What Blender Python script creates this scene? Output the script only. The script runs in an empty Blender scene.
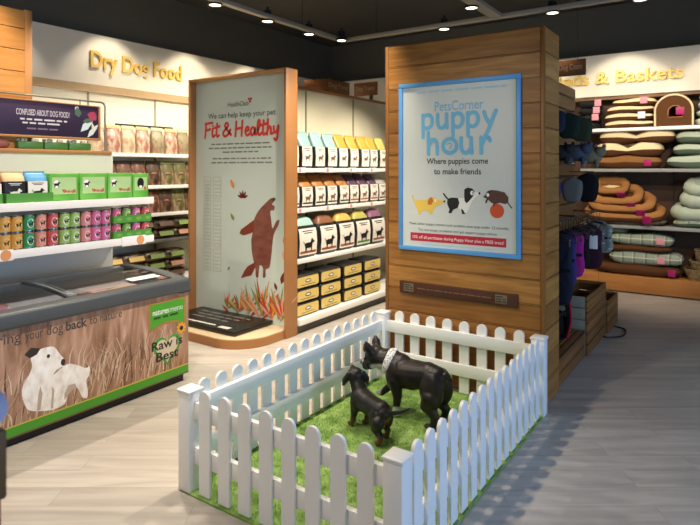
import bpy, bmesh, math, random
from mathutils import Vector, Matrix, noise
random.seed(7)
R = math.radians
PI = math.pi
SC = bpy.context.scene
COL = SC.collection

# ------------------------------------------------------------------ camera, light, exposure
SC.view_settings.view_transform = 'Standard'
SC.view_settings.look = 'None'
SC.view_settings.gamma = 1.0
SC.view_settings.use_curve_mapping = False
SC.view_settings.exposure = 0.0

cam_data = bpy.data.cameras.new('camera')
cam = bpy.data.objects.new('camera', cam_data)
COL.objects.link(cam)
cam.location = (0, 0, 1.9)
cam.rotation_euler = (R(90), 0, R(34.26))
cam_data.sensor_width = 36
cam_data.lens = 573 * 36 / 700
cam_data.shift_y = -(262.5 - 169) / 700
cam_data.clip_start = 0.05
cam_data.dof.use_dof = True
cam_data.dof.focus_distance = 4.5
cam_data.dof.aperture_fstop = 2.4
SC.camera = cam

world = bpy.data.worlds.new('world')
SC.world = world
world.use_nodes = True
bg = world.node_tree.nodes['Background']
bg.inputs[0].default_value = (0.84, 0.90, 1.0, 1)
bg.inputs[1].default_value = 0.34

WARM = (1.0, 0.80, 0.56)
NEUT = (1.0, 0.88, 0.72)


def area(name, loc, target, sx, sy, power, col):
    l = bpy.data.lights.new(name, 'AREA')
    l.shape = 'RECTANGLE'
    l.size = sx
    l.size_y = sy
    l.energy = power
    l.color = col
    o = bpy.data.objects.new(name, l)
    COL.objects.link(o)
    o.location = loc
    o.rotation_euler = (Vector(target) - Vector(loc)).to_track_quat('-Z', 'Y').to_euler()
    return o


# cool daylight through the shop front, to the right of the pen
area('shopfront_daylight', (3.9, 3.2, 1.7), (-1.5, 3.4, 0.0), 4.5, 2.4, 210, (0.38, 0.60, 1.0))


def spot(loc, target, power, angle=70, blend=0.6, col=NEUT, r=0.05):
    l = bpy.data.lights.new('spot', 'SPOT')
    l.energy = power
    l.spot_size = R(angle)
    l.spot_blend = blend
    l.color = col
    l.shadow_soft_size = r
    o = bpy.data.objects.new('spot', l)
    COL.objects.link(o)
    o.location = loc
    o.rotation_euler = (Vector(target) - Vector(loc)).to_track_quat('-Z', 'Y').to_euler()
    return o


# the shop's ceiling spotlights, added unseen ones last: (place, aim, power, cone)
LAMPS = [
    # rail over the middle gondola
    ((-5.25, 4.88), (-6.4, 4.9, 0.9), 170, 95), ((-5.25, 5.82), (-7.0, 5.7, 1.5), 210, 100),
    ((-5.25, 6.73), (-7.2, 6.8, 1.6), 170, 95), ((-5.25, 3.6), (-5.0, 3.0, 1.0), 200, 100),
    ((-5.25, 2.4), (-3.9, 2.2, 0.0), 190, 100),
    # rail over the pen
    ((-2.70, 6.77), (-4.6, 6.7, 0.9), 320, 80), ((-2.70, 5.45), (-4.7, 5.6, 0.8), 320, 80),
    ((-2.70, 4.15), (-4.3, 3.8, 0.0), 240, 95), ((-2.70, 2.95), (-2.9, 3.3, 0.0), 190, 80),
    ((-2.70, 1.75), (-4.7, 2.6, 0.9), 260, 90),
    # rail across the back
    ((-3.52, 7.50), (-4.6, 7.5, 0.8), 170, 80), ((-2.00, 7.50), (-1.6, 9.9, 1.6), 130, 90),
    ((-0.98, 7.50), (-0.8, 9.9, 1.6), 90, 90),
    # added unseen behind the camera, lighting pen front, poster and end board
    ((-2.70, 0.40), (-2.0, 3.8, 0.8), 225, 64), ((-5.25, 1.20), (-5.1, 4.9, 1.4), 130, 52),
    # added unseen over the right-hand aisle, aimed at the beds
    ((0.45, 6.20), (-1.2, 9.9, 1.7), 190, 42), ((0.45, 5.00), (-1.5, 9.9, 1.5), 230, 36),
]
RAIL_Z = 3.95
for (p, aim, pw, ang) in LAMPS:
    spot((p[0], p[1], RAIL_Z - 0.13), aim, pw, ang)
# wall washers close to the fascias (their scallops show on the cream boards)
# added light under the left fascia, brightening the shelf tops, no fixture built
area('added_fascia_light', (-6.98, 5.2, 2.93), (-7.25, 5.2, 1.9), 0.05, 5.0, 12, NEUT).rotation_euler = (0, R(14), 0)
for y in (3.15, 4.75, 6.15, 7.5):
    spot((-6.75, y, 4.05), (-7.42, y, 2.6), 42, 84, 0.5)
for x in (-2.9, -1.5, -0.1):
    spot((x, 9.1, 4.05), (x, 9.9, 2.6), 45, 82, 0.4)


# ------------------------------------------------------------------ helpers
def lin(h):
    if isinstance(h, str):
        h = h.lstrip('#')
        c = [int(h[i:i + 2], 16) / 255 for i in (0, 2, 4)]
    else:
        c = h
    return tuple((v / 12.92 if v <= 0.04045 else ((v + 0.055) / 1.055) ** 2.4) for v in c) + (1,)


MATS = {}


def mat(name, col, rough=0.55, spec=0.4, metal=0.0, bump=0.0, bscale=60, var=0.0, emit=0.0, coat=0.0):
    if name in MATS:
        return MATS[name]
    m = bpy.data.materials.new(name)
    m.use_nodes = True
    nt = m.node_tree
    b = nt.nodes['Principled BSDF']
    c = lin(col)
    b.inputs['Base Color'].default_value = c
    b.inputs['Roughness'].default_value = rough
    b.inputs['Specular IOR Level'].default_value = spec
    b.inputs['Metallic'].default_value = metal
    if coat:
        b.inputs['Coat Weight'].default_value = coat
    if emit:
        b.inputs['Emission Color'].default_value = c
        b.inputs['Emission Strength'].default_value = emit
    if bump or var:
        tc = nt.nodes.new('ShaderNodeTexCoord')
        n = nt.nodes.new('ShaderNodeTexNoise')
        n.inputs['Scale'].default_value = bscale
        n.inputs['Detail'].default_value = 4
        nt.links.new(tc.outputs['Object'], n.inputs['Vector'])
        if bump:
            bp = nt.nodes.new('ShaderNodeBump')
            bp.inputs['Strength'].default_value = bump
            bp.inputs['Distance'].default_value = 0.01
            nt.links.new(n.outputs['Fac'], bp.inputs['Height'])
            nt.links.new(bp.outputs['Normal'], b.inputs['Normal'])
        if var:
            mx = nt.nodes.new('ShaderNodeMix')
            mx.data_type = 'RGBA'
            mx.inputs['A'].default_value = tuple(v * (1 - var) for v in c[:3]) + (1,)
            mx.inputs['B'].default_value = tuple(min(1, v * (1 + var)) for v in c[:3]) + (1,)
            nt.links.new(n.outputs['Fac'], mx.inputs['Factor'])
            nt.links.new(mx.outputs['Result'], b.inputs['Base Color'])
    MATS[name] = m
    return m


def ramp_mat(name, stops, scale=(8, 8, 8), rough=0.5, detail=4, bump=0.0, distort=0.0, spec=0.4, kind='noise'):
    """noise-mottled colours"""
    if name in MATS:
        return MATS[name]
    m = bpy.data.materials.new(name)
    m.use_nodes = True
    nt = m.node_tree
    b = nt.nodes['Principled BSDF']
    b.inputs['Roughness'].default_value = rough
    b.inputs['Specular IOR Level'].default_value = spec
    tc = nt.nodes.new('ShaderNodeTexCoord')
    mp = nt.nodes.new('ShaderNodeMapping')
    mp.inputs['Scale'].default_value = scale
    nt.links.new(tc.outputs['Object'], mp.inputs['Vector'])
    if kind == 'noise':
        n = nt.nodes.new('ShaderNodeTexNoise')
        n.inputs['Scale'].default_value = 1
        n.inputs['Detail'].default_value = detail
        n.inputs['Distortion'].default_value = distort
        out = n.outputs['Fac']
    else:
        n = nt.nodes.new('ShaderNodeTexVoronoi')
        n.inputs['Scale'].default_value = 1
        out = n.outputs['Color']
    nt.links.new(mp.outputs[0], n.inputs['Vector'])
    r = nt.nodes.new('ShaderNodeValToRGB')
    el = r.color_ramp.elements
    el[0].position, el[0].color = stops[0][0], lin(stops[0][1])
    el[1].position, el[1].color = stops[-1][0], lin(stops[-1][1])
    for p, c in stops[1:-1]:
        e = el.new(p)
        e.color = lin(c)
    nt.links.new(out, r.inputs[0])
    nt.links.new(r.outputs[0], b.inputs['Base Color'])
    if bump:
        bp = nt.nodes.new('ShaderNodeBump')
        bp.inputs['Strength'].default_value = bump
        bp.inputs['Distance'].default_value = 0.01
        nt.links.new(out, bp.inputs['Height'])
        nt.links.new(bp.outputs['Normal'], b.inputs['Normal'])
    MATS[name] = m
    return m


def plank_mat(name, c1, c2, dark, plank_w, plank_l, along='x', up='z', rough=0.45, mortar=0.004, angle=0, grain=(1.3, 26),
              contrast=0.55, spec=0.35):
    """wood boards: brick pattern (one tint per board) + stretched grain; along/up are object axes"""
    if name in MATS:
        return MATS[name]
    m = bpy.data.materials.new(name)
    m.use_nodes = True
    nt = m.node_tree
    L = nt.links.new
    b = nt.nodes['Principled BSDF']
    b.inputs['Roughness'].default_value = rough
    b.inputs['Specular IOR Level'].default_value = spec
    tc = nt.nodes.new('ShaderNodeTexCoord')
    sx = nt.nodes.new('ShaderNodeSeparateXYZ')
    if angle:
        mr = nt.nodes.new('ShaderNodeMapping')
        mr.inputs['Rotation'].default_value = (0, 0, angle)
        L(tc.outputs['Object'], mr.inputs['Vector'])
        L(mr.outputs[0], sx.inputs[0])
    else:
        L(tc.outputs['Object'], sx.inputs[0])
    ax = {'x': 0, 'y': 1, 'z': 2}
    cb = nt.nodes.new('ShaderNodeCombineXYZ')
    sh = nt.nodes.new('ShaderNodeMath')
    sh.operation = 'ADD'
    sh.inputs[1].default_value = plank_l * 0.31
    L(sx.outputs[ax[along]], sh.inputs[0])
    L(sh.outputs[0], cb.inputs[0])
    L(sx.outputs[ax[up]], cb.inputs[1])
    br = nt.nodes.new('ShaderNodeTexBrick')
    br.inputs['Scale'].default_value = 1
    br.inputs['Mortar Size'].default_value = mortar
    br.inputs['Mortar Smooth'].default_value = 0.3
    br.inputs['Brick Width'].default_value = plank_l
    br.inputs['Row Height'].default_value = plank_w
    br.inputs['Color1'].default_value = (0, 0, 0, 1)
    br.inputs['Color2'].default_value = (1, 1, 1, 1)
    br.inputs['Mortar'].default_value = (0.5, 0.5, 0.5, 1)
    br.offset = 0.37
    L(cb.outputs[0], br.inputs['Vector'])
    # grain, shifted per board
    sc = nt.nodes.new('ShaderNodeVectorMath')
    sc.operation = 'MULTIPLY'
    sc.inputs[1].default_value = (grain[0], grain[1], 1)
    L(cb.outputs[0], sc.inputs[0])
    ad = nt.nodes.new('ShaderNodeVectorMath')
    ad.operation = 'MULTIPLY_ADD'
    ad.inputs[1].default_value = (31, 17, 9)
    L(br.outputs['Color'], ad.inputs[0])
    L(sc.outputs[0], ad.inputs[2])
    n = nt.nodes.new('ShaderNodeTexNoise')
    n.inputs['Scale'].default_value = 1
    n.inputs['Detail'].default_value = 6
    n.inputs['Distortion'].default_value = 0.6
    L(ad.outputs[0], n.inputs['Vector'])
    mx = nt.nodes.new('ShaderNodeMix')
    mx.data_type = 'RGBA'
    mx.inputs['A'].default_value = lin(c1)
    mx.inputs['B'].default_value = lin(c2)
    L(br.outputs['Color'], mx.inputs['Factor'])
    mr2 = nt.nodes.new('ShaderNodeMapRange')
    mr2.inputs['From Min'].default_value = 0.35
    mr2.inputs['From Max'].default_value = 0.75
    mr2.inputs['To Min'].default_value = 0.0
    mr2.inputs['To Max'].default_value = contrast
    L(n.outputs['Fac'], mr2.inputs['Value'])
    m2 = nt.nodes.new('ShaderNodeMix')
    m2.data_type = 'RGBA'
    L(mr2.outputs[0], m2.inputs['Factor'])
    L(mx.outputs['Result'], m2.inputs['A'])
    m2.inputs['B'].default_value = lin(dark)
    m3 = nt.nodes.new('ShaderNodeMix')
    m3.data_type = 'RGBA'
    m3.inputs['B'].default_value = tuple(v * 0.35 for v in lin(dark)[:3]) + (1,)
    L(br.outputs['Fac'], m3.inputs['Factor'])
    L(m2.outputs['Result'], m3.inputs['A'])
    L(m3.outputs['Result'], b.inputs['Base Color'])
    bp = nt.nodes.new('ShaderNodeBump')
    bp.inputs['Strength'].default_value = 0.12
    bp.inputs['Distance'].default_value = 0.01
    L(n.outputs['Fac'], bp.inputs['Height'])
    L(bp.outputs['Normal'], b.inputs['Normal'])
    MATS[name] = m
    return m


def glass_mat():
    if 'glass' in MATS:
        return MATS['glass']
    m = bpy.data.materials.new('glass')
    m.use_nodes = True
    nt = m.node_tree
    nt.nodes.remove(nt.nodes['Principled BSDF'])
    out = nt.nodes['Material Output']
    tr = nt.nodes.new('ShaderNodeBsdfTransparent')
    tr.inputs[0].default_value = (0.72, 0.76, 0.78, 1)
    gl = nt.nodes.new('ShaderNodeBsdfGlossy')
    gl.inputs['Roughness'].default_value = 0.06
    fr = nt.nodes.new('ShaderNodeFresnel')
    fr.inputs['IOR'].default_value = 1.22
    mx = nt.nodes.new('ShaderNodeMixShader')
    mu = nt.nodes.new('ShaderNodeMath')
    mu.operation = 'MULTIPLY'
    mu.inputs[1].default_value = 0.4
    nt.links.new(fr.outputs[0], mu.inputs[0])
    nt.links.new(mu.outputs[0], mx.inputs[0])
    nt.links.new(tr.outputs[0], mx.inputs[1])
    nt.links.new(gl.outputs[0], mx.inputs[2])
    nt.links.new(mx.outputs[0], out.inputs[0])
    MATS['glass'] = m
    return m


GLYPHS = {}


def glyph_mesh(s, bold=0.0, res=3):
    """outline of a text in Blender's built-in font at size 1: (verts2d, faces)"""
    k = (s, bold, res)
    if k not in GLYPHS:
        cu = bpy.data.curves.new('t', 'FONT')
        cu.body = s
        cu.size = 1
        cu.resolution_u = res
        cu.offset = bold
        o = bpy.data.objects.new('t', cu)
        me = bpy.data.meshes.new_from_object(o)
        GLYPHS[k] = ([(v.co.x, v.co.y) for v in me.vertices], [tuple(p.vertices) for p in me.polygons])
        bpy.data.objects.remove(o)
        bpy.data.curves.remove(cu)
        bpy.data.meshes.remove(me)
    return GLYPHS[k]


def catmull(pts, n=6, closed=False):
    P = [Vector(p) for p in pts]
    out = []
    N = len(P)
    for i in range(N if closed else N - 1):
        p0 = P[(i - 1) % N] if (closed or i > 0) else P[0] * 2 - P[1]
        p1 = P[i]
        p2 = P[(i + 1) % N]
        p3 = P[(i + 2) % N] if (closed or i + 2 < N) else P[-1] * 2 - P[-2]
        for k in range(n):
            t = k / n
            out.append(0.5 * ((2 * p1) + (p2 - p0) * t + (2 * p0 - 5 * p1 + 4 * p2 - p3) * t * t + (3 * p1 - p0 - 3 * p2 + p3) * t ** 3))
    if not closed:
        out.append(P[-1])
    return out


class MB:
    """collects shapes; build() links them as ONE mesh object"""

    def __init__(s):
        s.v, s.f, s.m, s.cur, s.xf, s.lift = [], [], [], 0, None, 0.0

    def add(s, vs, fs):
        o = len(s.v)
        if s.xf is not None:
            vs = [tuple(s.xf @ Vector(v)) for v in vs]
        s.v += [tuple(v) for v in vs]
        s.f += [tuple(i + o for i in f) for f in fs]
        s.m += [s.cur] * len(fs)
        return s

    def mi(s, i):
        s.cur = i
        return s

    def box(s, x0, y0, z0, x1, y1, z1, b=0.0, seg=2):
        if x0 > x1: x0, x1 = x1, x0
        if y0 > y1: y0, y1 = y1, y0
        if z0 > z1: z0, z1 = z1, z0
        vs = [(x0, y0, z0), (x1, y0, z0), (x1, y1, z0), (x0, y1, z0), (x0, y0, z1), (x1, y0, z1), (x1, y1, z1), (x0, y1, z1)]
        fs = [(0, 3, 2, 1), (4, 5, 6, 7), (0, 1, 5, 4), (1, 2, 6, 5), (2, 3, 7, 6), (3, 0, 4, 7)]
        if b > 0:
            bm = bmesh.new()
            bv = [bm.verts.new(v) for v in vs]
            for f in fs: bm.faces.new([bv[i] for i in f])
            bmesh.ops.bevel(bm, geom=list(bm.edges), offset=b, segments=seg, profile=0.5, affect='EDGES')
            bm.verts.index_update()
            vs = [v.co[:] for v in bm.verts]
            fs = [tuple(v.index for v in f.verts) for f in bm.faces]
            bm.free()
        return s.add(vs, fs)

    def rings(s, rings, closed_u=True, cap0=True, cap1=True):
        n = len(rings[0])
        vs = [p for r in rings for p in r]
        fs = []
        for i in range(len(rings) - 1):
            for j in range(n if closed_u else n - 1):
                k = (j + 1) % n
                fs.append((i * n + j, i * n + k, (i + 1) * n + k, (i + 1) * n + j))
        if cap0: fs.append(tuple(range(n - 1, -1, -1)))
        if cap1: fs.append(tuple((len(rings) - 1) * n + j for j in range(n)))
        return s.add(vs, fs)

    def cyl(s, p0, p1, r0, r1=None, n=16):
        return s.tube([p0, p1], [r0, r0 if r1 is None else r1], n)

    def tube(s, pts, r, n=8, closed=False, squash=None):
        P = [Vector(p) for p in pts]
        N = len(P)
        rr = r if isinstance(r, (list, tuple)) else [r] * N
        rings = []
        prev = None
        for i in range(N):
            if closed:
                t = P[(i + 1) % N] - P[i - 1]
            else:
                t = P[min(i + 1, N - 1)] - P[max(i - 1, 0)]
            t.normalize()
            if prev is None:
                a = Vector((0, 0, 1)) if abs(t.z) < 0.9 else Vector((1, 0, 0))
                u = (a - t * a.dot(t)).normalized()
            else:
                u = (prev - t * prev.dot(t)).normalized()
            prev = u
            w = t.cross(u)
            rings.append([P[i] + (u * math.cos(2 * PI * k / n) + w * math.sin(2 * PI * k / n) * (squash or 1)) * rr[i] for k in range(n)])
        if closed:
            rings.append(rings[0])
            return s.rings(rings, True, False, False)
        return s.rings(rings)

    def sphere(s, c, r, nu=20, nv=12):
        rx, ry, rz = r if isinstance(r, (tuple, list)) else (r, r, r)
        rings = []
        for i in range(1, nv):
            a = PI * i / nv
            rings.append([(c[0] + rx * math.sin(a) * math.cos(2 * PI * j / nu), c[1] + ry * math.sin(a) * math.sin(2 * PI * j / nu),
                           c[2] - rz * math.cos(a)) for j in range(nu)])
        return s.rings(rings)

    def capsule(s, a, b, ra, rb, n=None):
        a, b = Vector(a), Vector(b)
        L = (b - a).length
        n = n or max(2, int(L / (min(ra, rb) * 0.35)))
        for i in range(n + 1):
            t = i / n
            p = a.lerp(b, t)
            s.sphere(p, ra + (rb - ra) * t, 14, 9)
        return s

    def lathe(s, prof, c=(0, 0, 0), n=24, cap=True):
        return s.rings([[(c[0] + r * math.cos(2 * PI * j / n), c[1] + r * math.sin(2 * PI * j / n), c[2] + z) for j in range(n)] for r, z in prof],
                       True, cap, cap)

    def poly(s, pts2, fr, d=0.0, thick=0.0):
        """filled 2D outline on frame fr=(origin,right,up,normal), raised d, optionally thick"""
        o, r, u, n = fr
        P = [o + r * x + u * y + n * (d + thick) for x, y in pts2]
        area2 = sum(pts2[i - 1][0] * pts2[i][1] - pts2[i][0] * pts2[i - 1][1] for i in range(len(pts2)))
        if area2 < 0: P.reverse()
        N = len(P)
        if thick:
            B = [p - n * thick for p in P]
            s.add(P + B, [tuple(range(N))] + [(i, (i + 1) % N, (i + 1) % N + N, i + N)[::-1] for i in range(N)])
        else:
            s.add(P, [tuple(range(N))])
        return s

    def stroke(s, pts2, fr, w, d=0.0, smooth=True):
        """flat ribbon with round ends along a 2D line"""
        pts = catmull([(p[0], p[1], 0) for p in pts2], 6) if smooth and len(pts2) > 2 else [Vector((p[0], p[1], 0)) for p in pts2]
        L, Rr = [], []
        for i, p in enumerate(pts):
            t = (pts[min(i + 1, len(pts) - 1)] - pts[max(i - 1, 0)])
            if t.length < 1e-9: t = Vector((1, 0, 0))
            t.normalize()
            q = Vector((-t.y, t.x, 0)) * (w / 2)
            L.append(p + q)
            Rr.append(p - q)
        o, r, u, n = fr
        s.lift += .00012
        T = lambda p, e=0: o + r * p.x + u * p.y + n * (d + s.lift + e)
        N = len(pts)
        s.add([T(p) for p in L] + [T(p) for p in Rr], [(i, i + N, i + N + 1, i + 1) for i in range(N - 1)])
        for ci, p in enumerate((pts[0], pts[-1])):
            if ci and (pts[0] - pts[-1]).length < w * .5: continue
            s.add([T(p + Vector((math.cos(a * PI / 6), math.sin(a * PI / 6), 0)) * w / 2, .00004 + .00004 * ci) for a in range(12)], [tuple(range(12))])
        return s

    def disc(s, c, rx, ry, fr, d=0.0, n=20, rot=0.0):
        pts = []
        for k in range(n):
            x, y = rx * math.cos(2 * PI * k / n), ry * math.sin(2 * PI * k / n)
            pts.append((c[0] + x * math.cos(rot) - y * math.sin(rot), c[1] + x * math.sin(rot) + y * math.cos(rot)))
        return s.poly(pts, fr, d)

    def text(s, body, fr, x0, x1, y0, cap, bold=0.0, d=0.0, depth=0.0, fitw=True):
        """text from x0 to x1 on the frame, baseline y0, capital height cap"""
        v, f = glyph_mesh(body, bold)
        hv, _ = glyph_mesh('H', bold)
        ch = max(p[1] for p in hv)
        mn, mxx = min(p[0] for p in v), max(p[0] for p in v)
        sy = cap / ch
        sx = (x1 - x0) / (mxx - mn) if fitw else sy
        o, r, u, n = fr
        P = [o + r * (x0 + (p[0] - mn) * sx) + u * (y0 + p[1] * sy) + n * (d + depth) for p in v]
        s.add(P, f)
        if depth:
            B = [p - n * depth for p in P]
            cnt = {}
            for fc in f:
                for i in range(len(fc)):
                    e = (fc[i], fc[(i + 1) % len(fc)])
                    cnt[e] = cnt.get(e, 0) + 1
            side = [(b, a, a + len(P), b + len(P)) for (a, b) in cnt if (b, a) not in cnt]
            s.add(P + B, side)
        return s

    def words(s, fr, x0, x1, y, h, d=0.0, seed=1):
        """a line of print too small to read: word-length dashes"""
        rn = random.Random(seed)
        x = x0
        while x < x1 - h:
            w = min(x1 - x, h * rn.uniform(1.5, 5))
            s.poly([(x, y), (x + w, y), (x + w, y + h * .6), (x, y + h * .6)], fr, d)
            x += w + h * .7
        return s

    def build(s, name, mats, parent=None, world=True, ang=40, data_only=False, weld=False):
        me = bpy.data.meshes.new(name)
        vs = s.v
        if world and parent is not None:
            off = Vector((0, 0, 0))
            p = parent
            while p is not None:
                off = off + p.location
                p = p.parent
            vs = [(v[0] - off.x, v[1] - off.y, v[2] - off.z) for v in s.v]
        elif world is True and parent is None and s.v:
            pass
        me.from_pydata(vs, [], s.f)
        if not isinstance(mats, (list, tuple)): mats = [mats]
        for m in mats: me.materials.append(m)
        me.polygons.foreach_set('material_index', s.m)
        me.validate()
        if weld:
            bm = bmesh.new()
            bm.from_mesh(me)
            bmesh.ops.remove_doubles(bm, verts=bm.verts, dist=1e-5)
            bm.to_mesh(me)
            bm.free()
        for p in me.polygons: p.use_smooth = True
        if ang < 180:
            me.set_sharp_from_angle(angle=R(ang))
        me.update()
        if data_only: return me
        o = bpy.data.objects.new(name, me)
        COL.objects.link(o)
        if parent is not None: o.parent = parent
        return o


def frame(o, facing):
    o = Vector(o)
    if facing == '-y': return (o, Vector((1, 0, 0)), Vector((0, 0, 1)), Vector((0, -1, 0)))
    if facing == '+x': return (o, Vector((0, 1, 0)), Vector((0, 0, 1)), Vector((1, 0, 0)))
    if facing == '+z': return (o, Vector((1, 0, 0)), Vector((0, 1, 0)), Vector((0, 0, 1)))


def tag(o, label, cat, group=None, kind=None):
    if label: o['label'] = label
    if cat: o['category'] = cat
    if group: o['group'] = group
    if kind: o['kind'] = kind
    return o


def thing(name, loc, label, cat, group=None, rz=0.0):
    o = bpy.data.objects.new(name, None)
    COL.objects.link(o)
    o.empty_display_size = 0.05
    o.location = loc
    o.rotation_euler = (0, 0, rz)
    return tag(o, label, cat, group)


def struct(name, mb, m, ang=40):
    o = mb.build(name, m, ang=ang)
    o['kind'] = 'structure'
    return o


def copy_tree(o, parent=None):
    c = o.copy()
    COL.objects.link(c)
    c.parent = parent
    for ch in list(o.children): copy_tree(ch, c)
    return c


PROTOS = {}


def spawn(key, maker, loc, label, cat, group=None, rz=0.0):
    """first call builds the kind, later calls copy the thing and its parts"""
    if key not in PROTOS:
        o = maker()
        PROTOS[key] = o
    else:
        o = copy_tree(PROTOS[key])
    o.location = loc
    o.rotation_euler = (0, 0, rz)
    tag(o, label, cat, group)
    if not group and 'group' in o: del o['group']
    return o


ORD = ['first', 'second', 'third', 'fourth', 'fifth', 'sixth', 'seventh', 'eighth', 'ninth', 'tenth', 'eleventh', 'twelfth']


def empty(name):
    o = bpy.data.objects.new(name, None)
    COL.objects.link(o)
    o.empty_display_size = 0.05
    return o


# common materials
M_white = mat('white_paint', '#f1efe9', 0.4)
M_metalwhite = mat('white_metal', '#f0eee8', 0.35, 0.5)
M_cream = mat('cream_board', '#e6dfc9', 0.6)
M_black = mat('black_plastic', '#161616', 0.45)
M_dark = mat('dark_metal', '#2a2a2b', 0.45)
M_chrome = mat('chrome', '#b9b9b6', 0.25, metal=1.0)
M_oak = plank_mat('oak_trim', '#a97648', '#b3804f', '#8a5c32', 3.0, 9.0, 'z', 'x', 0.45, 0.0, grain=(2.0, 40), contrast=0.4)
M_oakh = plank_mat('oak_trim_level', '#a97648', '#b3804f', '#8a5c32', 3.0, 9.0, 'y', 'z', 0.45, 0.0, grain=(2.0, 40), contrast=0.4)
M_clad = plank_mat('cladding_boards', '#99672f', '#bf8846', '#6b411c', 0.202, 40.0, 'x', 'z', 0.42, 0.003, grain=(2.2, 22), contrast=0.75)
M_clady = plank_mat('cladding_boards_side', '#99672f', '#bf8846', '#6b411c', 0.202, 40.0, 'y', 'z', 0.42, 0.003, grain=(2.2, 22), contrast=0.7)
M_colwood = plank_mat('column_boards', '#b67c3e', '#c58c4a', '#965f28', 0.20, 40.0, 'y', 'z', 0.42, 0.004, grain=(2.2, 24), contrast=0.5)
M_slat = plank_mat('slatwall_boards', '#8a5c30', '#9c6d3b', '#5f3c1c', 0.15, 40.0, 'y', 'z', 0.5, 0.006, grain=(2.0, 24), contrast=0.6)
M_sign = mat('dark_wood_sign', '#5d3a1e', 0.5, var=0.25, bscale=20)
M_gold = mat('gold_lettering', '#e3bf5c', 0.4, 0.5, metal=0.1)
M_price = mat('price_ticket', '#f4f0ea', 0.5)
M_pink = mat('pink_ticket', '#d98f97', 0.5)
M_magenta = mat('magenta_ticket', '#a3195b', 0.5)

# ------------------------------------------------------------------ the setting
m_floor = plank_mat('floor_planks', '#b9b1a6', '#c5bdb2', '#918880', 0.19, 1.3, 'x', 'y', 0.36, 0.0008, angle=-R(34.26),
                    grain=(1.2, 11), contrast=0.7, spec=0.45)
struct('floor', MB().box(-7.7, -3, -0.05, 4.2, 10.5, 0), m_floor)
m_ceil = mat('dark_ceiling', '#42403a', 0.8)
m_up = mat('dark_upper_wall', '#59564b', 0.75)
struct('ceiling', MB().box(-7.7, -3, 4.6, 4.2, 10.5, 4.7), m_ceil)
struct('wall_left', MB().box(-7.7, -3, 0, -7.5, 10.5, 4.6), m_up)
struct('wall_back', MB().box(-7.5, 10.25, 0, 4.2, 10.45, 4.6), m_up)
struct('wall_right', MB().box(4.0, 4.5, 0, 4.2, 10.25, 4.6), m_up)
m_fas = mat('cream_fascia', '#e9e0cb', 0.6)
struct('trim_1', MB().box(-7.5, -1, 3.06, -7.36, 10.25, 3.76), m_fas)
struct('trim_2', MB().box(-7.5, -1, 2.955, -7.33, 10.25, 3.06), mat('pale_oak_edge', '#b99a70', 0.5, var=0.1, bscale=12))
struct('trim_3', MB().box(-7.36, 9.92, 3.07, 4.0, 10.25, 3.74), m_fas)
struct('trim_4', MB().box(-7.33, 9.96, 3.02, 4.0, 10.25, 3.07), mat('brown_edge', '#8d6a48', 0.5))

# wall signs with raised gold lettering: one letter per part
def lettering(name, txt, fr, x0, x1, y0, cap, label, depth=0.035):
    t = thing(name, fr[0] + fr[1] * ((x0 + x1) / 2) + fr[2] * y0, label, 'sign')
    bold = 0.018
    full, _ = glyph_mesh(txt, bold)
    a, b = min(p[0] for p in full), max(p[0] for p in full)
    sx = (x1 - x0) / (b - a)
    for i, ch in enumerate(txt):
        if ch == ' ': continue
        pre = [p[0] for p in glyph_mesh(txt[:i + 1], bold)[0]]
        own = [p[0] for p in glyph_mesh(ch, bold)[0]]
        r1 = max(pre)
        r0 = r1 - (max(own) - min(own))
        MB().text(ch, fr, x0 + (r0 - a) * sx, x0 + (r1 - a) * sx, y0, cap, bold, 0.0, depth).build('letter', M_gold, t, weld=True)
    return t


lettering('wall_lettering', 'Dry Dog Food', frame((-7.36, 0, 0), '+x'), 4.476, 6.02, 3.30, 0.225,
          'gold Dry Dog Food lettering on the cream board of the left wall')
lettering('wall_lettering', 'Beds & Baskets', frame((0, 9.92, 0), '-y'), -2.62, -0.70, 3.275, 0.19,
          'gold Beds & Baskets lettering on the cream board of the back wall')

# ------------------------------------------------------------------ ceiling rails and spotlights
m_rail = mat('grey_rail', '#928d7f', 0.5)
def rail(x0, y0, x1, y1, label, w=0.10):
    t = thing('lighting_rail', ((x0 + x1) / 2, (y0 + y1) / 2, RAIL_Z), label, 'lighting rail', 'hanging lighting rails')
    if x0 == x1:
        MB().box(x0 - w / 2, y0, RAIL_Z - 0.025, x0 + w / 2, y1, RAIL_Z + 0.025, 0.006).build('channel', m_rail, t)
    else:
        MB().box(x0, y0 - w / 2, RAIL_Z - 0.025, x1, y0 + w / 2, RAIL_Z + 0.025, 0.006).build('channel', m_rail, t)
    n = 4
    for i in range(n):
        f = (i + .4) / n
        p = (x0 + (x1 - x0) * f, y0 + (y1 - y0) * f)
        MB().cyl((p[0], p[1], RAIL_Z), (p[0], p[1], 4.6), 0.004, n=6).build('hanging_wire', M_dark, t)


rail(-5.25, 1.0, -5.25, 7.45, 'grey lighting rail running over the middle food gondola')
rail(-5.30, 7.50, 1.5, 7.50, 'grey lighting rail running across behind the poster column')
rail(-2.70, 1.0, -2.70, 7.45, 'grey lighting rail over the picket pen and top of poster column', 0.16)
m_lens = mat('lamp_lens', '#fff3da', 0.4, emit=5)

def make_spot():
    t = empty('ceiling_spotlight')
    MB().lathe([(0.03, 0.10), (0.055, 0.09), (0.06, 0.0), (0.085, -0.02), (0.09, -0.06), (0.075, -0.06), (0.07, -0.045)], n=24).build('housing', M_black, t, False)
    MB().lathe([(0.0005, -0.052), (0.07, -0.052), (0.072, -0.048), (0.0005, -0.044)], n=24).build('lens', m_lens, t, False)
    MB().cyl((0, 0, 0.07), (0, 0, 0.14), 0.02, n=10).build('mount', M_dark, t, False)
    return t


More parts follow.
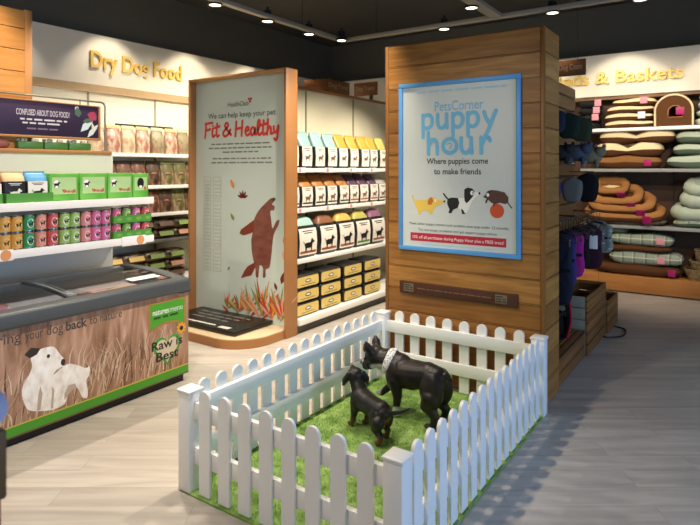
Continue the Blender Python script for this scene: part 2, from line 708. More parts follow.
vis = {(-5.25, 4.88): 'nearest of the round black spotlights on the rail over the middle gondola',
       (-5.25, 5.82): 'middle of the round black spotlights on the rail over the middle gondola',
       (-5.25, 6.73): 'farthest of the round black spotlights on the rail over the middle gondola',
       (-2.70, 6.77): 'round black spotlight hanging from the rail near the ceiling above the poster column',
       (-3.52, 7.50): 'round black spotlight on the back rail just left of the poster column top',
       (-2.00, 7.50): 'round black spotlight on the back rail above the right top corner of the poster column',
       (-0.98, 7.50): 'round black spotlight on the back rail over the beds department at the right'}
for (p, aim, pw, ang) in LAMPS:
    lab = vis.get(p)
    if lab is None:
        continue
    off = (-.075, 0) if p[1] < 7.4 else (0, .075)
    spawn('spot', make_spot, (p[0] + off[0], p[1] + off[1], RAIL_Z + 0.015), lab, 'spotlight', 'ceiling spotlights')
spawn('spot', make_spot, (-5.16, 7.34, RAIL_Z + 0.015), 'small round spotlight at the corner where two ceiling rails meet', 'spotlight', 'ceiling spotlights')

# ------------------------------------------------------------------ picket pen
PX0, PX1, PY0, PY1 = -2.70, -1.29, 2.28, 4.50     # post centres
pen = thing('picket_pen', (-2.0, 3.4, 0), 'white wooden picket fence pen around two dogs on green turf', 'pen')
m_pick = mat('white_gloss_paint', '#f0f0ec', 0.35, 0.5)

def picket_local():
    """rounded-top board: width along x, thickness along y, base at 0"""
    w, t, h = 0.086, 0.018, 0.618
    pts = [(-w / 2, 0.015), (w / 2, 0.015), (w / 2, h - 0.043)]
    for k in range(1, 12):
        a = PI * k / 12
        pts.append((w / 2 * math.cos(a), h - 0.043 + 0.043 * math.sin(a)))
    pts.append((-w / 2, h - 0.043))
    mb = MB()
    mb.poly(pts, (Vector((0, t / 2, 0)), Vector((1, 0, 0)), Vector((0, 0, 1)), Vector((0, -1, 0))), 0, t)
    n = len(pts)
    mb.add([(x, t / 2, z) for x, z in pts], [tuple(range(n - 1, -1, -1))])
    return mb.build('picket', m_pick, data_only=True)


pk_mesh = picket_local()
bev_pts = None
for (x, y) in ((PX0, PY0), (PX1, PY0), (PX0, PY1), (PX1, PY1)):
    p = MB().box(x - .05, y - .05, 0, x + .05, y + .05, .585, 0.004).build('post', m_pick, pen)
    MB().rings([[(x - a, y - a, z), (x + a, y - a, z), (x + a, y + a, z), (x - a, y + a, z)] for a, z in ((.053, .582), (.056, .590), (.056, .598), (.044, .606), (.004, .611))]).build('post_cap', m_pick, p)
def panel(x0, y0, x1, y1, out, n, s0, s1):
    """rails inside, pickets outside (out = outward normal)"""
    o = Vector((out[0], out[1], 0))
    mb = MB()
    horiz = (y0 == y1)
    for (za, zb) in ((0.43, 0.53), (0.165, 0.265)):
        if horiz:
            ya, yb = y0 - o.y * 0.02, y0 + o.y * 0.012
            mb.box(x0, ya, za, x1, yb, zb, 0.004)
        else:
            xa, xb = x0 - o.x * 0.02, x0 + o.x * 0.012
            mb.box(xa, y0, za, xb, y1, zb, 0.004)
    pn = mb.build('fence_panel', m_pick, pen)
    base = pn.parent.location
    for i in range(n):
        f = s0 + (s1 - s0) * i / (n - 1)
        o2 = bpy.data.objects.new('picket', pk_mesh)
        COL.objects.link(o2)
        o2.parent = pn
        if horiz:
            o2.location = Vector((f, y0 + o.y * 0.022, 0)) - base
        else:
            o2.location = Vector((x0 + o.x * 0.022, f, 0)) - base
            o2.rotation_euler = (0, 0, R(90))


panel(PX0, PY0, PX1, PY0, (0, -1), 8, -2.546, -1.449)
panel(PX0, PY1, PX1, PY1, (0, 1), 8, -2.540, -1.452)
panel(PX0, PY0, PX0, PY1, (-1, 0), 15, 2.404, 4.37)
panel(PX1, PY0, PX1, PY1, (1, 0), 15, 2.425, 4.355)

# artificial turf
m_turf = ramp_mat('turf', [(0.3, '#5f803d'), (0.5, '#80a152'), (0.7, '#a2bd72')], (9, 9, 9), 0.8, 6, spec=0.2)
mb = MB()
tx0, tx1, ty0, ty1 = PX0 - .035, PX1 + .044, PY0 - .050, PY1 + .035
mb.box(tx0, ty0, 0, tx1, ty1, 0.010)
rn = random.Random(3)
for i in range(26000):
    x, y = rn.uniform(tx0, tx1), rn.uniform(ty0, ty1)
    a = rn.uniform(0, 2 * PI)
    h = rn.uniform(.008, .016)
    w = .0022
    lx, ly = rn.uniform(-.008, .008), rn.uniform(-.008, .008)
    dx, dy = math.cos(a) * w, math.sin(a) * w
    mb.add([(x - dx, y - dy, .009), (x + dx, y + dy, .009), (x + lx, y + ly, .009 + h)], [(0, 1, 2)])
turf = mb.build('turf_mat', m_turf)
tag(turf, 'green artificial turf mat on the floor inside the white picket pen', 'turf mat')
# ------------------------------------------------------------------ poster column behind the pen
CX0, CX1, CY0, CY1, CH = -2.735, -1.275, 4.60, 5.04, 3.035
col = thing('timber_column', ((CX0 + CX1) / 2, CY0, 0), 'tall timber-clad column behind the pen carrying the puppy poster', 'column')
MB().box(CX0 + .03, CY0 + .02, 0, CX1 - .02, CY1 - .02, CH - .01).build('core', M_dark, col)
mb = MB()
z = 0.012
while z < CH - .02:
    z2 = min(z + 0.199, CH)
    mb.box(CX0 + .035, CY0 + .003, z, CX1 - .035, CY0 + .03, z2, 0.0025, 1)
    z += 0.202
mb.build('front_boards', M_clad, col)
mb = MB()
z = 0.012
while z < CH - .02:
    z2 = min(z + 0.199, CH)
    mb.box(CX1 - .025, CY0 + .032, z, CX1 - .002, CY1, z2, 0.0025, 1)
    z += 0.202
mb.build('side_boards', M_clady, col)
M_trimv = plank_mat('upright_trim', '#8d5d2f', '#94632f', '#5f3a19', 3, 9, 'z', 'x', 0.45, 0, grain=(2, 40), contrast=0.5)
MB().box(CX0, CY0, 0, CX0 + .034, CY0 + .03, CH, .003).build('corner_trim', M_trimv, col)
MB().box(CX1 - .034, CY0, 0, CX1, CY0 + .031, CH, .003).build('corner_trim', M_trimv, col)

# poster
pst = thing('framed_poster', (-2.02, CY0, 1.17), 'blue-framed puppy hour poster on the front of the timber column', 'poster')
x0, x1, z0, z1 = -2.579, -1.46, 1.171, 2.67
yf = CY0 - .028
mb = MB()
w = .038
for b in ((x0, z0, x1, z0 + w), (x0, z1 - w, x1, z1), (x0, z0 + w, x0 + w, z1 - w), (x1 - w, z0 + w, x1, z1 - w)):
    mb.box(b[0], yf, b[1], b[2], CY0, b[3], .004)
mb.build('blue_frame', mat('blue_frame', '#5a9fd8', 0.4), pst)
MB().box(x0 + w, CY0 - .012, z0 + w, x1 - w, CY0 - .002, z1 - w).build('sheet', mat('poster_paper', '#d2d8d2', 0.4), pst)
F = frame((0, CY0 - .0125, 0), '-y')
m_lb = mat('poster_blue_print', '#72bde0', 0.5)
m_pblue = mat('poster_pale_print', '#a9cfe0', 0.5)
m_ink = mat('poster_dark_print', '#3b3a36', 0.5)
MB().words(F, -2.40, -1.57, 2.575, .026, .001, 5).build('small_print', m_pblue, pst)
MB().text('PetsCorner', F, -2.222, -1.775, 2.408, .082, 0.004, .001).build('shop_name', m_lb, pst)


def puppy_hour():
    mb = MB()
    W = .034
    def glyph(strokes, ox, oz, sx, sz):
        for st in strokes:
            mb.stroke([(ox + x * sx, oz + z * sz) for x, z in st], F, W, .001)
    p = [[(0, 1), (0.02, -.62)], [(0, .8), (.25, 1.0), (.55, .95), (.70, .62), (.62, .22), (.35, .03), (.05, .14)]]
    u = [[(0, 1), (0.0, .4), (.14, .06), (.40, .05), (.62, .32)], [(.64, 1), (.64, .5), (.68, .02)]]
    y = [[(0, 1), (.14, .55), (.36, .2)], [(.78, 1.05), (.52, .4), (.30, -.2), (.10, -.62)]]
    s = .131
    x = -2.338
    adv = .140
    for g, a in ((p, .145), (u, .142), (p, .138), (p, .145), (y, 0)):
        glyph(g, x, 2.256, s, s * .93)
        x += a
    h = [[(0, 1.42), (0.02, 0.0)], [(.04, .55), (.26, .93), (.52, .88), (.62, .5), (.64, 0)]]
    o = [[(.48 + .46 * math.cos(t * PI / 8), .5 + .47 * math.sin(t * PI / 8)) for t in range(17)]]
    r = [[(0, 1), (0.02, 0.0)], [(.03, .5), (.22, .9), (.46, .98), (.56, .78)]]
    for g, xx in ((h, -2.285), (o, -2.145), (u, -1.972), (r, -1.795)):
        glyph(g, xx, 2.034, s * 1.06, s)
    mb.stroke([(-2.105, 2.115), (-2.075, 2.125), (-2.062, 2.10), (-2.08, 2.075)], F, .010, .001)
    mb.build('headline', m_lb, pst)


puppy_hour()
MB().text('Where puppies come', F, -2.300, -1.735, 1.945, .050, .012, .001).build('strapline', m_ink, pst)
MB().text('to make friends', F, -2.230, -1.795, 1.855, .050, .012, .001).build('strapline', m_ink, pst)
MB().text('Meet other puppy owners and socialise your pup under 12 months.', F, -2.47, -1.555, 1.402, .022, .0, .001).build('small_print', m_ink, pst)
MB().text('Try our puppy products and get expert puppy advice', F, -2.385, -1.66, 1.350, .022, .0, .001).build('small_print', m_ink, pst)
MB().poly([(-2.462, 1.257), (-1.58, 1.257), (-1.58, 1.330), (-2.462, 1.330)], F, .001).build('red_banner', mat('poster_red', '#c02a3f', 0.5), pst)
MB().text('10% off all purchases during Puppy Hour plus a FREE treat!', F, -2.44, -1.60, 1.280, .026, .008, .002).build('banner_lettering', mat('poster_white', '#f2e8e4', 0.5), pst)
MB().words(F, -2.35, -1.68, 1.228, .012, .001, 8).build('small_print', m_pblue, pst)
# three cartoon dogs printed on the sheet
my, mo, mk, mw, mbn = (mat('print_yellow', '#edc858', .5), mat('print_orange', '#c8742c', .5), mat('print_black', '#22211f', .5),
                       mat('print_white', '#f4f2ea', .5), mat('print_brown', '#5a3d31', .5))
mb = MB()
mb.poly([(-2.425, 1.613), (-2.396, 1.623), (-2.32, 1.622), (-2.283, 1.635), (-2.264, 1.652), (-2.227, 1.653), (-2.187, 1.632), (-2.136, 1.622), (-2.132, 1.606),
         (-2.181, 1.583), (-2.218, 1.57), (-2.236, 1.53), (-2.255, 1.501), (-2.273, 1.5), (-2.279, 1.529), (-2.348, 1.531), (-2.362, 1.496), (-2.381, 1.496),
         (-2.392, 1.534), (-2.415, 1.571)], F, .001)
mb.stroke([(-2.415, 1.60), (-2.434, 1.63), (-2.444, 1.662)], F, .012, .001)
mb.mi(1).poly([(-2.273, 1.643), (-2.246, 1.652), (-2.236, 1.619), (-2.255, 1.585), (-2.286, 1.584), (-2.292, 1.609)], F, .002)
mb.mi(2).disc((-2.209, 1.622), .013, .013, F, .002)
mb.mi(3).disc((-2.129, 1.618), .010, .008, F, .002)
mb.disc((-2.205, 1.622), .004, .004, F, .003)
mb.build('printed_dog', [my, mo, mw, mk], pst)
mb = MB()
mb.mi(1).poly([(-2.003, 1.651), (-1.942, 1.653), (-1.908, 1.686), (-1.856, 1.703), (-1.819, 1.704), (-1.806, 1.692), (-1.84, 1.664), (-1.873, 1.631), (-1.899, 1.573),
         (-1.925, 1.524), (-1.968, 1.515), (-1.985, 1.551), (-2.003, 1.569)], F, .001)
mb.mi(0).poly([(-2.1, 1.64), (-2.064, 1.654), (-2.003, 1.651), (-1.99, 1.611), (-2.003, 1.569), (-2.047, 1.548), (-2.064, 1.518), (-2.091, 1.517), (-2.082, 1.55), (-2.104, 1.599)], F, .0015)
mb.stroke([(-2.09, 1.635), (-2.114, 1.656), (-2.136, 1.684)], F, .014, .0015)
mb.poly([(-1.945, 1.725), (-1.916, 1.742), (-1.873, 1.735), (-1.853, 1.711), (-1.865, 1.671), (-1.899, 1.63), (-1.925, 1.608), (-1.942, 1.628), (-1.945, 1.677)], F, .002)
mb.disc((-1.81, 1.696), .009, .011, F, .002)
mb.poly([(-1.975, 1.56), (-1.955, 1.55), (-1.945, 1.53), (-1.93, 1.52), (-1.965, 1.515)], F, .002)
mb.mi(1).disc((-1.875, 1.697), .016, .019, F, .003)
mb.mi(0).disc((-1.868, 1.697), .005, .006, F, .004)
mb.build('printed_dog', [mk, mw], pst)
mb = MB()
mb.disc((-1.658, 1.554), .060, .060, F, .001, 28)
mb.mi(1).poly([(-1.764, 1.674), (-1.74, 1.714), (-1.707, 1.726), (-1.658, 1.723), (-1.594, 1.709), (-1.562, 1.671), (-1.562, 1.629), (-1.586, 1.613), (-1.634, 1.622),
         (-1.674, 1.61), (-1.707, 1.62), (-1.74, 1.651), (-1.759, 1.658)], F, .002)
mb.stroke([(-1.57, 1.629), (-1.55, 1.602), (-1.534, 1.583)], F, .010, .002)
mb.stroke([(-1.735, 1.66), (-1.752, 1.622)], F, .014, .002)
mb.stroke([(-1.68, 1.62), (-1.685, 1.598)], F, .016, .002)
mb.mi(3).disc((-1.728, 1.70), .010, .022, F, .003, 16, -.4)
mb.mi(2).disc((-1.735, 1.685), .013, .016, F, .004)
mb.mi(3).disc((-1.766, 1.668), .007, .007, F, .003)
mb.build('printed_dog', [mat('print_red_orange', '#d9552f', .5), mbn, mw, mk], pst)

# dark timber plaque with metal plates
plq = thing('timber_plaque', (-2.02, CY0, .83), 'dark wooden plaque bar with metal end plates below the puppy poster', 'plaque')
MB().box(-2.572, CY0 - .022, .776, -1.485, CY0, .884, .003).build('bar', mat('plaque_wood', '#4c2c19', .45, var=.3, bscale=14), plq)
Fq = frame((0, CY0 - .0225, 0), '-y')
for xc in (-2.475, -1.62):
    p = MB().box(xc - .05, CY0 - .027, .795, xc + .05, CY0 - .022, .868, .002).build('metal_plate', mat('plate_metal', '#8d7c66', .35, metal=.7), plq)
    Fp = frame((0, CY0 - .0275, 0), '-y')
    m = MB()
    for i in range(3):
        m.words(Fp, xc - .042, xc + .042, .808 + i * .02, .016, 0, 40 + i)
    m.build('engraving', m_ink, p)
MB().words(Fq, -2.39, -1.70, .828, .016, .001, 22).build('lettering', mat('plaque_lettering', '#80594a', .5), plq)

# ------------------------------------------------------------------ Fit & Healthy board: the end of the middle gondola
BX0, BX1, BY = -5.82, -4.185, 4.98
brd = thing('end_board', ((BX0 + BX1) / 2, BY + .06, 0), 'tall oak-framed Fit & Healthy board closing the end of the middle gondola', 'display board')
MB().box(BX0, BY - .10, 0, BX0 + .035, BY + .10, 3.035, .004).build('frame_post', M_oak, brd)
MB().box(BX1 - .035, BY - .10, 0, BX1, BY + .10, 3.035, .004).build('frame_post', M_oak, brd)
MB().box(BX0 + .035, BY - .10, 3.0, BX1 - .035, BY + .10, 3.035, .004).build('frame_rail', mat('oak_rail', '#bd8a50', .45, var=.15, bscale=9), brd)
MB().box(BX0 + .035, BY, .10, BX1 - .035, BY + .03, 3.0).build('panel', mat('board_print_ground', '#c0ccc4', .38, .5), brd)
B = frame((0, BY - .001, 0), '-y')
m_bink, m_bred = mat('board_dark_print', '#3d3d3c', .5), mat('board_red_print', '#d0392f', .5)
mb = MB()
mb.text('HealthClub', B, -5.21, -4.86, 2.662, .056, .0, .001)
mb.mi(1)
for a in range(3):
    mb.disc((-4.835 + .02 * math.cos(a * 2.1 + .5), 2.728 + .02 * math.sin(a * 2.1 + .5)), .017, .017, B, .001, 12)
mb.build('logo', [m_bink, m_bred], brd)
# brush script strokes
mb = MB()
def word(txt, x0, x1, zb, h, w, G):
    tot = sum(G[c][1] for c in txt)
    sx = (x1 - x0) / tot
    x = x0
    for c in txt:
        for st in G[c][0]:
            mb.stroke([(x + a * sx, zb + b * h) for a, b in st], B, w, .001)
        x += G[c][1] * sx
G = {'F': ([[(.1, 1.05), (.08, .5), (.0, -.05)], [(.05, 1.0), (.35, 1.05), (.7, 1.08)], [(.06, .52), (.3, .55), (.5, .6)]], .62),
     'i': ([[(.1, .62), (.06, .2), (.15, 0), (.28, .12)], [(.12, .85), (.13, .87)]], .30),
     't': ([[(.2, 1.0), (.14, .3), (.2, .02), (.36, .1)], [(-.05, .68), (.2, .72), (.42, .78)]], .42),
     ' ': ([], .25),
     '&': ([[(.75, .1), (.4, .5), (.22, .8), (.38, 1.0), (.5, .8), (.2, .45), (.05, .2), (.25, 0), (.55, .2), (.7, .48)]], .85),
     'H': ([[(.1, 1.05), (.08, .5), (.02, -.02)], [(.62, 1.08), (.58, .5), (.55, 0)], [(.05, .5), (.35, .55), (.62, .58)]], .82),
     'e': ([[(.05, .3), (.3, .4), (.28, .6), (.12, .55), (.05, .25), (.2, .0), (.45, .15)]], .45),
     'a': ([[(.38, .5), (.15, .55), (.03, .25), (.15, .0), (.34, .2), (.4, .55), (.38, .1), (.5, .05)]], .52),
     'l': ([[(.05, .2), (.25, .7), (.22, 1.05), (.1, .9), (.1, .2), (.25, 0), (.36, .12)]], .36),
     'h': ([[(.12, 1.08), (.1, .5), (.05, 0)], [(.07, .25), (.25, .55), (.35, .4), (.34, .08), (.5, .08)]], .52),
     'y': ([[(.05, .55), (.08, .2), (.25, .15), (.38, .5)], [(.4, .58), (.36, .1), (.25, -.4), (.08, -.3)]], .45)}
word('Fit & Healthy', -5.62, -4.375, 2.302, .165, .033, G)
mb.build('headline', m_bred, brd)
mb = MB()
mb.text('We can help keep your pet', B, -5.56, -4.43, 2.530, .066, .004, .001)
mb.build('strapline', m_bink, brd)
mb = MB()
for i, (a, b, zz) in enumerate(((-5.50, -4.50, 2.20), (-5.55, -4.47, 2.15), (-5.30, -4.70, 2.10), (-5.48, -4.50, 2.02), (-5.50, -4.48, 1.97))):
    mb.words(B, a, b, zz, .026, .001, 60 + i)
mb.build('small_print', mat('board_grey_print', '#77766f', .5), brd)
mb = MB()
for cx in (-5.78, -5.60):
    cx += .14
    for k in range(4):
        zt = 1.80 - k * .30
        mb.stroke([(cx, zt), (cx + .13, zt)], B, .005, .001, False)
        mb.stroke([(cx, zt - .27), (cx + .13, zt - .27)], B, .006, .001, False)
        mb.stroke([(cx, zt), (cx, zt - .27)], B, .006, .001, False)
        mb.stroke([(cx + .13, zt), (cx + .13, zt - .27)], B, .006, .001, False)
        for j in range(5):
            mb.words(B, cx + .015, cx + .12, zt - .06 - j * .045, .016, .001, 80 + k * 7 + j)
mb.build('printed_table', mat('board_table_print', '#b3b09c', .5), brd)
DOG_B = [(-4.487, 1.565), (-4.45, 1.53), (-4.487, 1.489), (-4.444, 1.471), (-4.455, 1.423), (-4.508, 1.409), (-4.497, 1.31), (-4.476, 1.212), (-4.423, 1.294), (-4.371, 1.316), (-4.392, 1.244), (-4.46, 1.133), (-4.487, 0.953), (-4.508, 0.812), (-4.529, 0.75), (-4.583, 0.725), (-4.583, 0.645), (-4.626, 0.628), (-4.626, 0.741), (-4.675, 0.768), (-4.691, 0.702), (-4.702, 0.62), (-4.741, 0.628), (-4.747, 0.729), (-4.769, 0.788), (-4.802, 0.907), (-4.813, 1.049), (-4.785, 1.173), (-4.769, 1.296), (-4.702, 1.401), (-4.621, 1.473), (-4.551, 1.527)]
EAR = [(-4.774, 1.296), (-4.858, 1.243), (-4.984, 1.17), (-5.007, 1.119), (-4.938, 1.102), (-4.841, 1.129), (-4.769, 1.154)]
TAIL = [(-4.769, 0.788), (-4.87, 0.737), (-4.926, 0.678), (-4.984, 0.582), (-4.898, 0.611), (-4.813, 0.632), (-4.747, 0.737)]
m_leaf = [mat('leaf_red', '#b5452c', .5), mat('leaf_orange', '#d48a3a', .5), mat('leaf_olive', '#7d8a45', .5), mat('leaf_maroon', '#6e2a25', .5), mat('leaf_pink', '#dba08c', .5)]
mb = MB()
mb.poly([(p.x, p.y) for p in catmull([(x, z, 0) for x, z in DOG_B], 3, True)], B, .001)
mb.mi(1).poly(EAR, B, .002)
mb.poly(TAIL, B, .002)
mb.mi(2).disc((-4.455, 1.55), .026, .02, B, .002)
mb.mi(3).disc((-4.53, 1.50), .010, .010, B, .002)
mb.build('printed_dog', [ramp_mat('dog_print', [(.35, '#6d3a2d'), (.65, '#855042')], (6, 6, 14), .5, 5), mat('dog_ear_print', '#7d3527', .5), m_ink, m_ink], brd)
mb = MB()
def leaf(x, z, L, W, a, m, d=.001):
    pts = [(0, 0), (W * .5, L * .35), (W * .35, L * .7), (0, L), (-W * .35, L * .7), (-W * .5, L * .35)]
    ca, sa = math.cos(a), math.sin(a)
    mb.mi(m).poly([(x + px * ca - pz * sa, z + px * sa + pz * ca) for px, pz in pts], B, d)
rn = random.Random(12)
for k in range(-2, 3):
    leaf(-4.955, 1.55, .10, .035, k * .6, 3)
for (x, z, L, a, m) in ((-5.10, 1.66, .13, .5, 1), (-5.10, 1.27, .11, .6, 2), (-4.345, .58, .15, -.3, 3), (-4.41, .50, .10, .4, 3), (-5.21, .66, .06, -.7, 2), (-4.30, 1.02, .16, -.2, 1), (-4.29, .85, .12, .3, 4)):
    leaf(x, z, L, L * .45, a, m)
for (cx, h, n, sp) in ((-5.20, .22, 9, 1.0), (-5.02, .30, 12, 1.0), (-4.86, .30, 11, .9), (-4.66, .46, 16, .9), (-4.52, .34, 12, .9), (-4.36, .40, 14, .8)):
    for k in range(n):
        a = (k / (n - 1) - .5) * 2 * sp
        leaf(cx + rn.uniform(-.03, .03), .12 + rn.uniform(0, .1), h * rn.uniform(.55, 1.05), .036, a, rn.choice([0, 0, 1, 2, 2, 4, 0]), .001 + k * .0003)
mb.build('printed_leaves', m_leaf, brd)
# plinth with rounded front corner
pts = [(BX0 + .02, BY + .05), (BX0 + .02, 4.24)]
cxr, cyr, rr = -4.62, 4.64, .41
for k in range(13):
    a = -PI / 2 + k * PI / 2 / 12
    pts.append((cxr + rr * math.cos(a), cyr + rr * math.sin(a)))
pts.append((-4.21, BY + .05))
mb = MB()
Fz = frame((0, 0, 0), '+z')
mb.poly(pts, Fz, 0.0, .092)
mb.build('plinth', M_oakh, brd)
mb = MB()
mb.poly([(x + (.012 if x > -4.6 else 0) * -1, y + .012) for x, y in pts], Fz, .092, .006)
mb.build('plinth_top', mat('pale_laminate', '#cdb795', .4, var=.12, bscale=6), brd)

# pet scale lying on the plinth
scl = thing('weighing_platform', (-5.06, 4.70, .098), 'flat black pet weighing platform on the plinth of the Fit & Healthy board', 'scale')
MB().box(-5.66, 4.38, .098, -4.48, 4.97, .118, .004).build('lower_tray', mat('scale_edge', '#4d4239', .4), scl)
MB().box(-5.67, 4.37, .118, -4.47, 4.98, .152, .008).build('deck', mat('scale_deck', '#1b1815', .35), scl)
Fs = frame((0, 0, .1525), '+z')
mb = MB()
mb.words(Fs, -5.50, -4.70, 4.82, .05, 0, 3)
mb.words(Fs, -5.45, -4.75, 4.72, .05, 0, 4)
mb.words(Fs, -5.45, -4.85, 4.62, .05, 0, 6)
mb.build('lettering', mat('scale_print', '#77726a', .5), scl)
mb = MB()
mb.poly([(-5.55, 4.44), (-4.86, 4.44), (-4.86, 4.475), (-5.55, 4.475)], Fs, .0)
mb.poly([(-4.78, 4.41), (-4.62, 4.41), (-4.62, 4.48), (-4.78, 4.48)], Fs, .0)
mb.build('printed_strip', mat('scale_white_print', '#c9c6bd', .5), scl)

# ------------------------------------------------------------------ middle gondola shelving
GY0, GY1 = 5.09, 8.75
gon = thing('gondola_shelving', (-5.05, 6.5, 0), 'white gondola shelving of dog food behind the Fit & Healthy board', 'shelving')
MB().box(-5.08, GY0, .1, -5.02, GY1, 3.0).build('back_panel', mat('gondola_panel', '#dcd7bd', .55), gon)
MB().box(-5.10, GY0, 3.0, -5.0, GY1, 3.04, .003).build('top_cap', M_oakh, gon)
for y in (6.27, 7.45, 8.6):
    mb = MB().box(-5.02, y - .012, .1, -5.008, y + .012, 2.99)
    mb.build('slotted_upright', mat('upright_metal', '#8f8a78', .4), gon)
for (zt, xf) in ((1.905, -4.42), (1.415, -4.42), (.818, -4.32)):
    s_ = MB().box(-5.02, GY0, zt - .035, xf, GY1, zt, .003).build('shelf', M_metalwhite, gon)
    MB().box(xf, GY0, zt - .045, xf + .012, GY1, zt + .005, .002).build('ticket_rail', M_price, s_)
s_ = MB().box(-5.02, GY0, .10, -4.16, GY1, .172, .004).build('base_shelf', M_metalwhite, gon)
MB().box(-5.9, GY0, 0, -4.22, GY1, .10).build('kick_plate', mat('grey_kick', '#57534c', .5), gon)
# far side shelves of the same gondola
for zt in (1.905, 1.415, .818):
    MB().box(-5.68, GY0, zt - .035, -5.08, GY1, zt, .003).build('shelf', M_metalwhite, gon)
MB().box(-5.94, GY0, .10, -5.08, GY1, .172, .004).build('base_shelf', M_metalwhite, gon)
# pink-spotted tickets along the ticket rails
for (zt, xf) in ((1.905, -4.408), (1.415, -4.408)):
    for i, y in enumerate((5.42, 5.98, 6.52, 7.05, 7.52)):
        t = MB().box(xf, y - .09, zt - .05, xf + .006, y + .09, zt + .012, .001)
        o = t.build('price_ticket', M_price)
        MB().disc((y - .03, zt - .018), .028, .028, frame((xf + .0065, 0, 0), '+x')).build('pink_spot', M_pink, o)
        tag(o, f'white price ticket, {ORD[i]} from left on {"top" if zt > 1.6 else "second"} shelf edge of middle gondola', 'price ticket', 'price tickets on the gondola')


def superell(hw, hd, n=5, N=28):
    out = []
    for k in range(N):
        a = 2 * PI * k / N
        c, s = math.cos(a), math.sin(a)
        out.append((math.copysign(abs(c) ** (2 / n), c) * hd, math.copysign(abs(s) ** (2 / n), s) * hw))
    return out


def dogpic(mb, mp, cx, cz, s, mirror=1):
    """small silhouette of a standing dog; mp maps (y, z) onto the pack front"""
    body = [(-.5, .55), (-.2, .62), (.2, .62), (.3, .85), (.45, .95), (.5, .8), (.68, .72), (.65, .6), (.48, .56), (.42, .3), (.40, -.1), (.30, -.1), (.28, .2),
            (-.2, .2), (-.25, -.1), (-.36, -.1), (-.40, .25), (-.62, .75), (-.68, .72)]
    mb.add([mp(cx + x * s * mirror, cz + (z - .4) * s) for x, z in body], [tuple(range(len(body)))[::mirror]])


def make_bag(w, d, h, mbody, mtop, mlabel, mpic, shoulder=.68, seal=True, pillow=False, picture=True, band=None):
    t = empty('dog_food_bag')
    hw, hd = w / 2, d / 2
    if pillow:
        lv = [(0, .94, .92), (.04, 1, 1), (.4, 1.03, 1.1), (.62, 1.0, 1.02), (.78, .95, .8), (.90, .8, .55), (.97, .6, .3), (1, .3, .1)]
    else:
        lv = [(0, .97, .95), (.03, 1, 1), (.35, 1.02, 1.08), (shoulder, 1, 1), (shoulder + .12, 1, .72), (.94, .98, .2), (1, .97, .06)]
    rings = []
    mb = MB()
    prev = None
    tops = []
    for fz, fw, fd in lv:
        rings.append([(x * fd, y * fw, fz * h) for x, y in superell(hw, hd)])
    mb.rings(rings)
    nper = 28
    for i in range(len(lv) - 1):
        for j in range(nper):
            mb.m[i * nper + j] = 1 if lv[i][0] >= shoulder - .001 else 0
    mb.m[-1] = 1
    mb.build('pouch', [mbody, mtop], t, False, 60)
    def fx(z):
        f = max(0, min(1, z / h))
        for (a, wa, da), (b, wb, db) in zip(lv, lv[1:]):
            if a <= f <= b:
                return hd * (da + (db - da) * (f - a) / (b - a))
        return hd
    mp = lambda y, z, e=.004: (fx(z) * (1 - .0 * abs(y)) + e, y, z)
    mb = MB()
    z0, z1 = .07 * h, shoulder * h * .99
    N = 6
    vs = []
    for i in range(N + 1):
        z = z0 + (z1 - z0) * i / N
        for yy in (-.88 * hw, -.4 * hw, .4 * hw, .88 * hw):
            e = .0035 - (.012 * w if abs(yy) > .7 * hw else 0)
            vs.append((fx(z) + max(e, .0015), yy, z))
    fs = [(i * 4 + j, i * 4 + j + 1, i * 4 + 5 + j, i * 4 + 4 + j) for i in range(N) for j in range(3)]
    mb.add(vs, fs)
    if picture:
        mb.mi(1)
        dogpic(mb, lambda y, z: mp(y, z, .006), 0, h * .30, w * .42)
        for k in range(2):
            zz = z1 - h * (.07 + .05 * k)
            ww = hw * (.55 - .15 * k)
            mb.add([mp(-ww, zz, .006), mp(ww, zz, .006), mp(ww, zz + .02 * h, .006), mp(-ww, zz + .02 * h, .006)], [(0, 1, 2, 3)])
    if band:
        mb.mi(2)
        vs = [mp(-.8 * hw, z0 + .02, .005), mp(.8 * hw, z0 + .02, .005), mp(.8 * hw, z0 + .10 * h, .005), mp(-.8 * hw, z0 + .10 * h, .005)]
        mb.add(vs, [(0, 1, 2, 3)])
    mb.build('label', [mlabel, mpic, band or mpic], t, False)
    if seal:
        MB().box(-.006, -hw * .96, h * .985, .006, hw * .96, h * 1.03, .002).build('top_seal', mtop, t, False)
    return t


def P_(n, c):
    r_, g_, b_ = (int(c[k:k + 2], 16) / 255 for k in (1, 3, 5))
    l_ = .35 * r_ + .5 * g_ + .15 * b_
    return mat('pack_' + n, tuple(v + (l_ - v) * .16 for v in (r_, g_, b_)), .38, .45)
m_lw = P_('white', '#efe8da')
pk_d, pk_b = P_('black', '#1d1b1a'), P_('brownpic', '#7a5a48')
p_teal, p_amber, p_lime, p_orange, p_purple, p_grey = P_('teal', '#93c3bf'), P_('amber', '#d99a2b'), P_('lime', '#b8b455'), P_('orange', '#b8742c'), P_('purple', '#5b3c58'), P_('grey', '#b9b4a8')
p_green, p_dgreen, p_red, p_rust = P_('green', '#4c9a2f'), P_('darkgreen', '#22382a'), P_('red', '#b8323a'), P_('rust', '#a4552e')
cn = {'teal': p_teal, 'amber': p_amber, 'lime': p_lime, 'orange': p_orange, 'purple': p_purple, 'grey': p_grey}
row1 = [('teal', 5.597), ('teal', 5.865), ('teal', 6.135), ('amber', 6.389), ('amber', 6.656), ('amber', 6.94), ('amber', 7.171), ('lime', 7.441)]
seen = {}
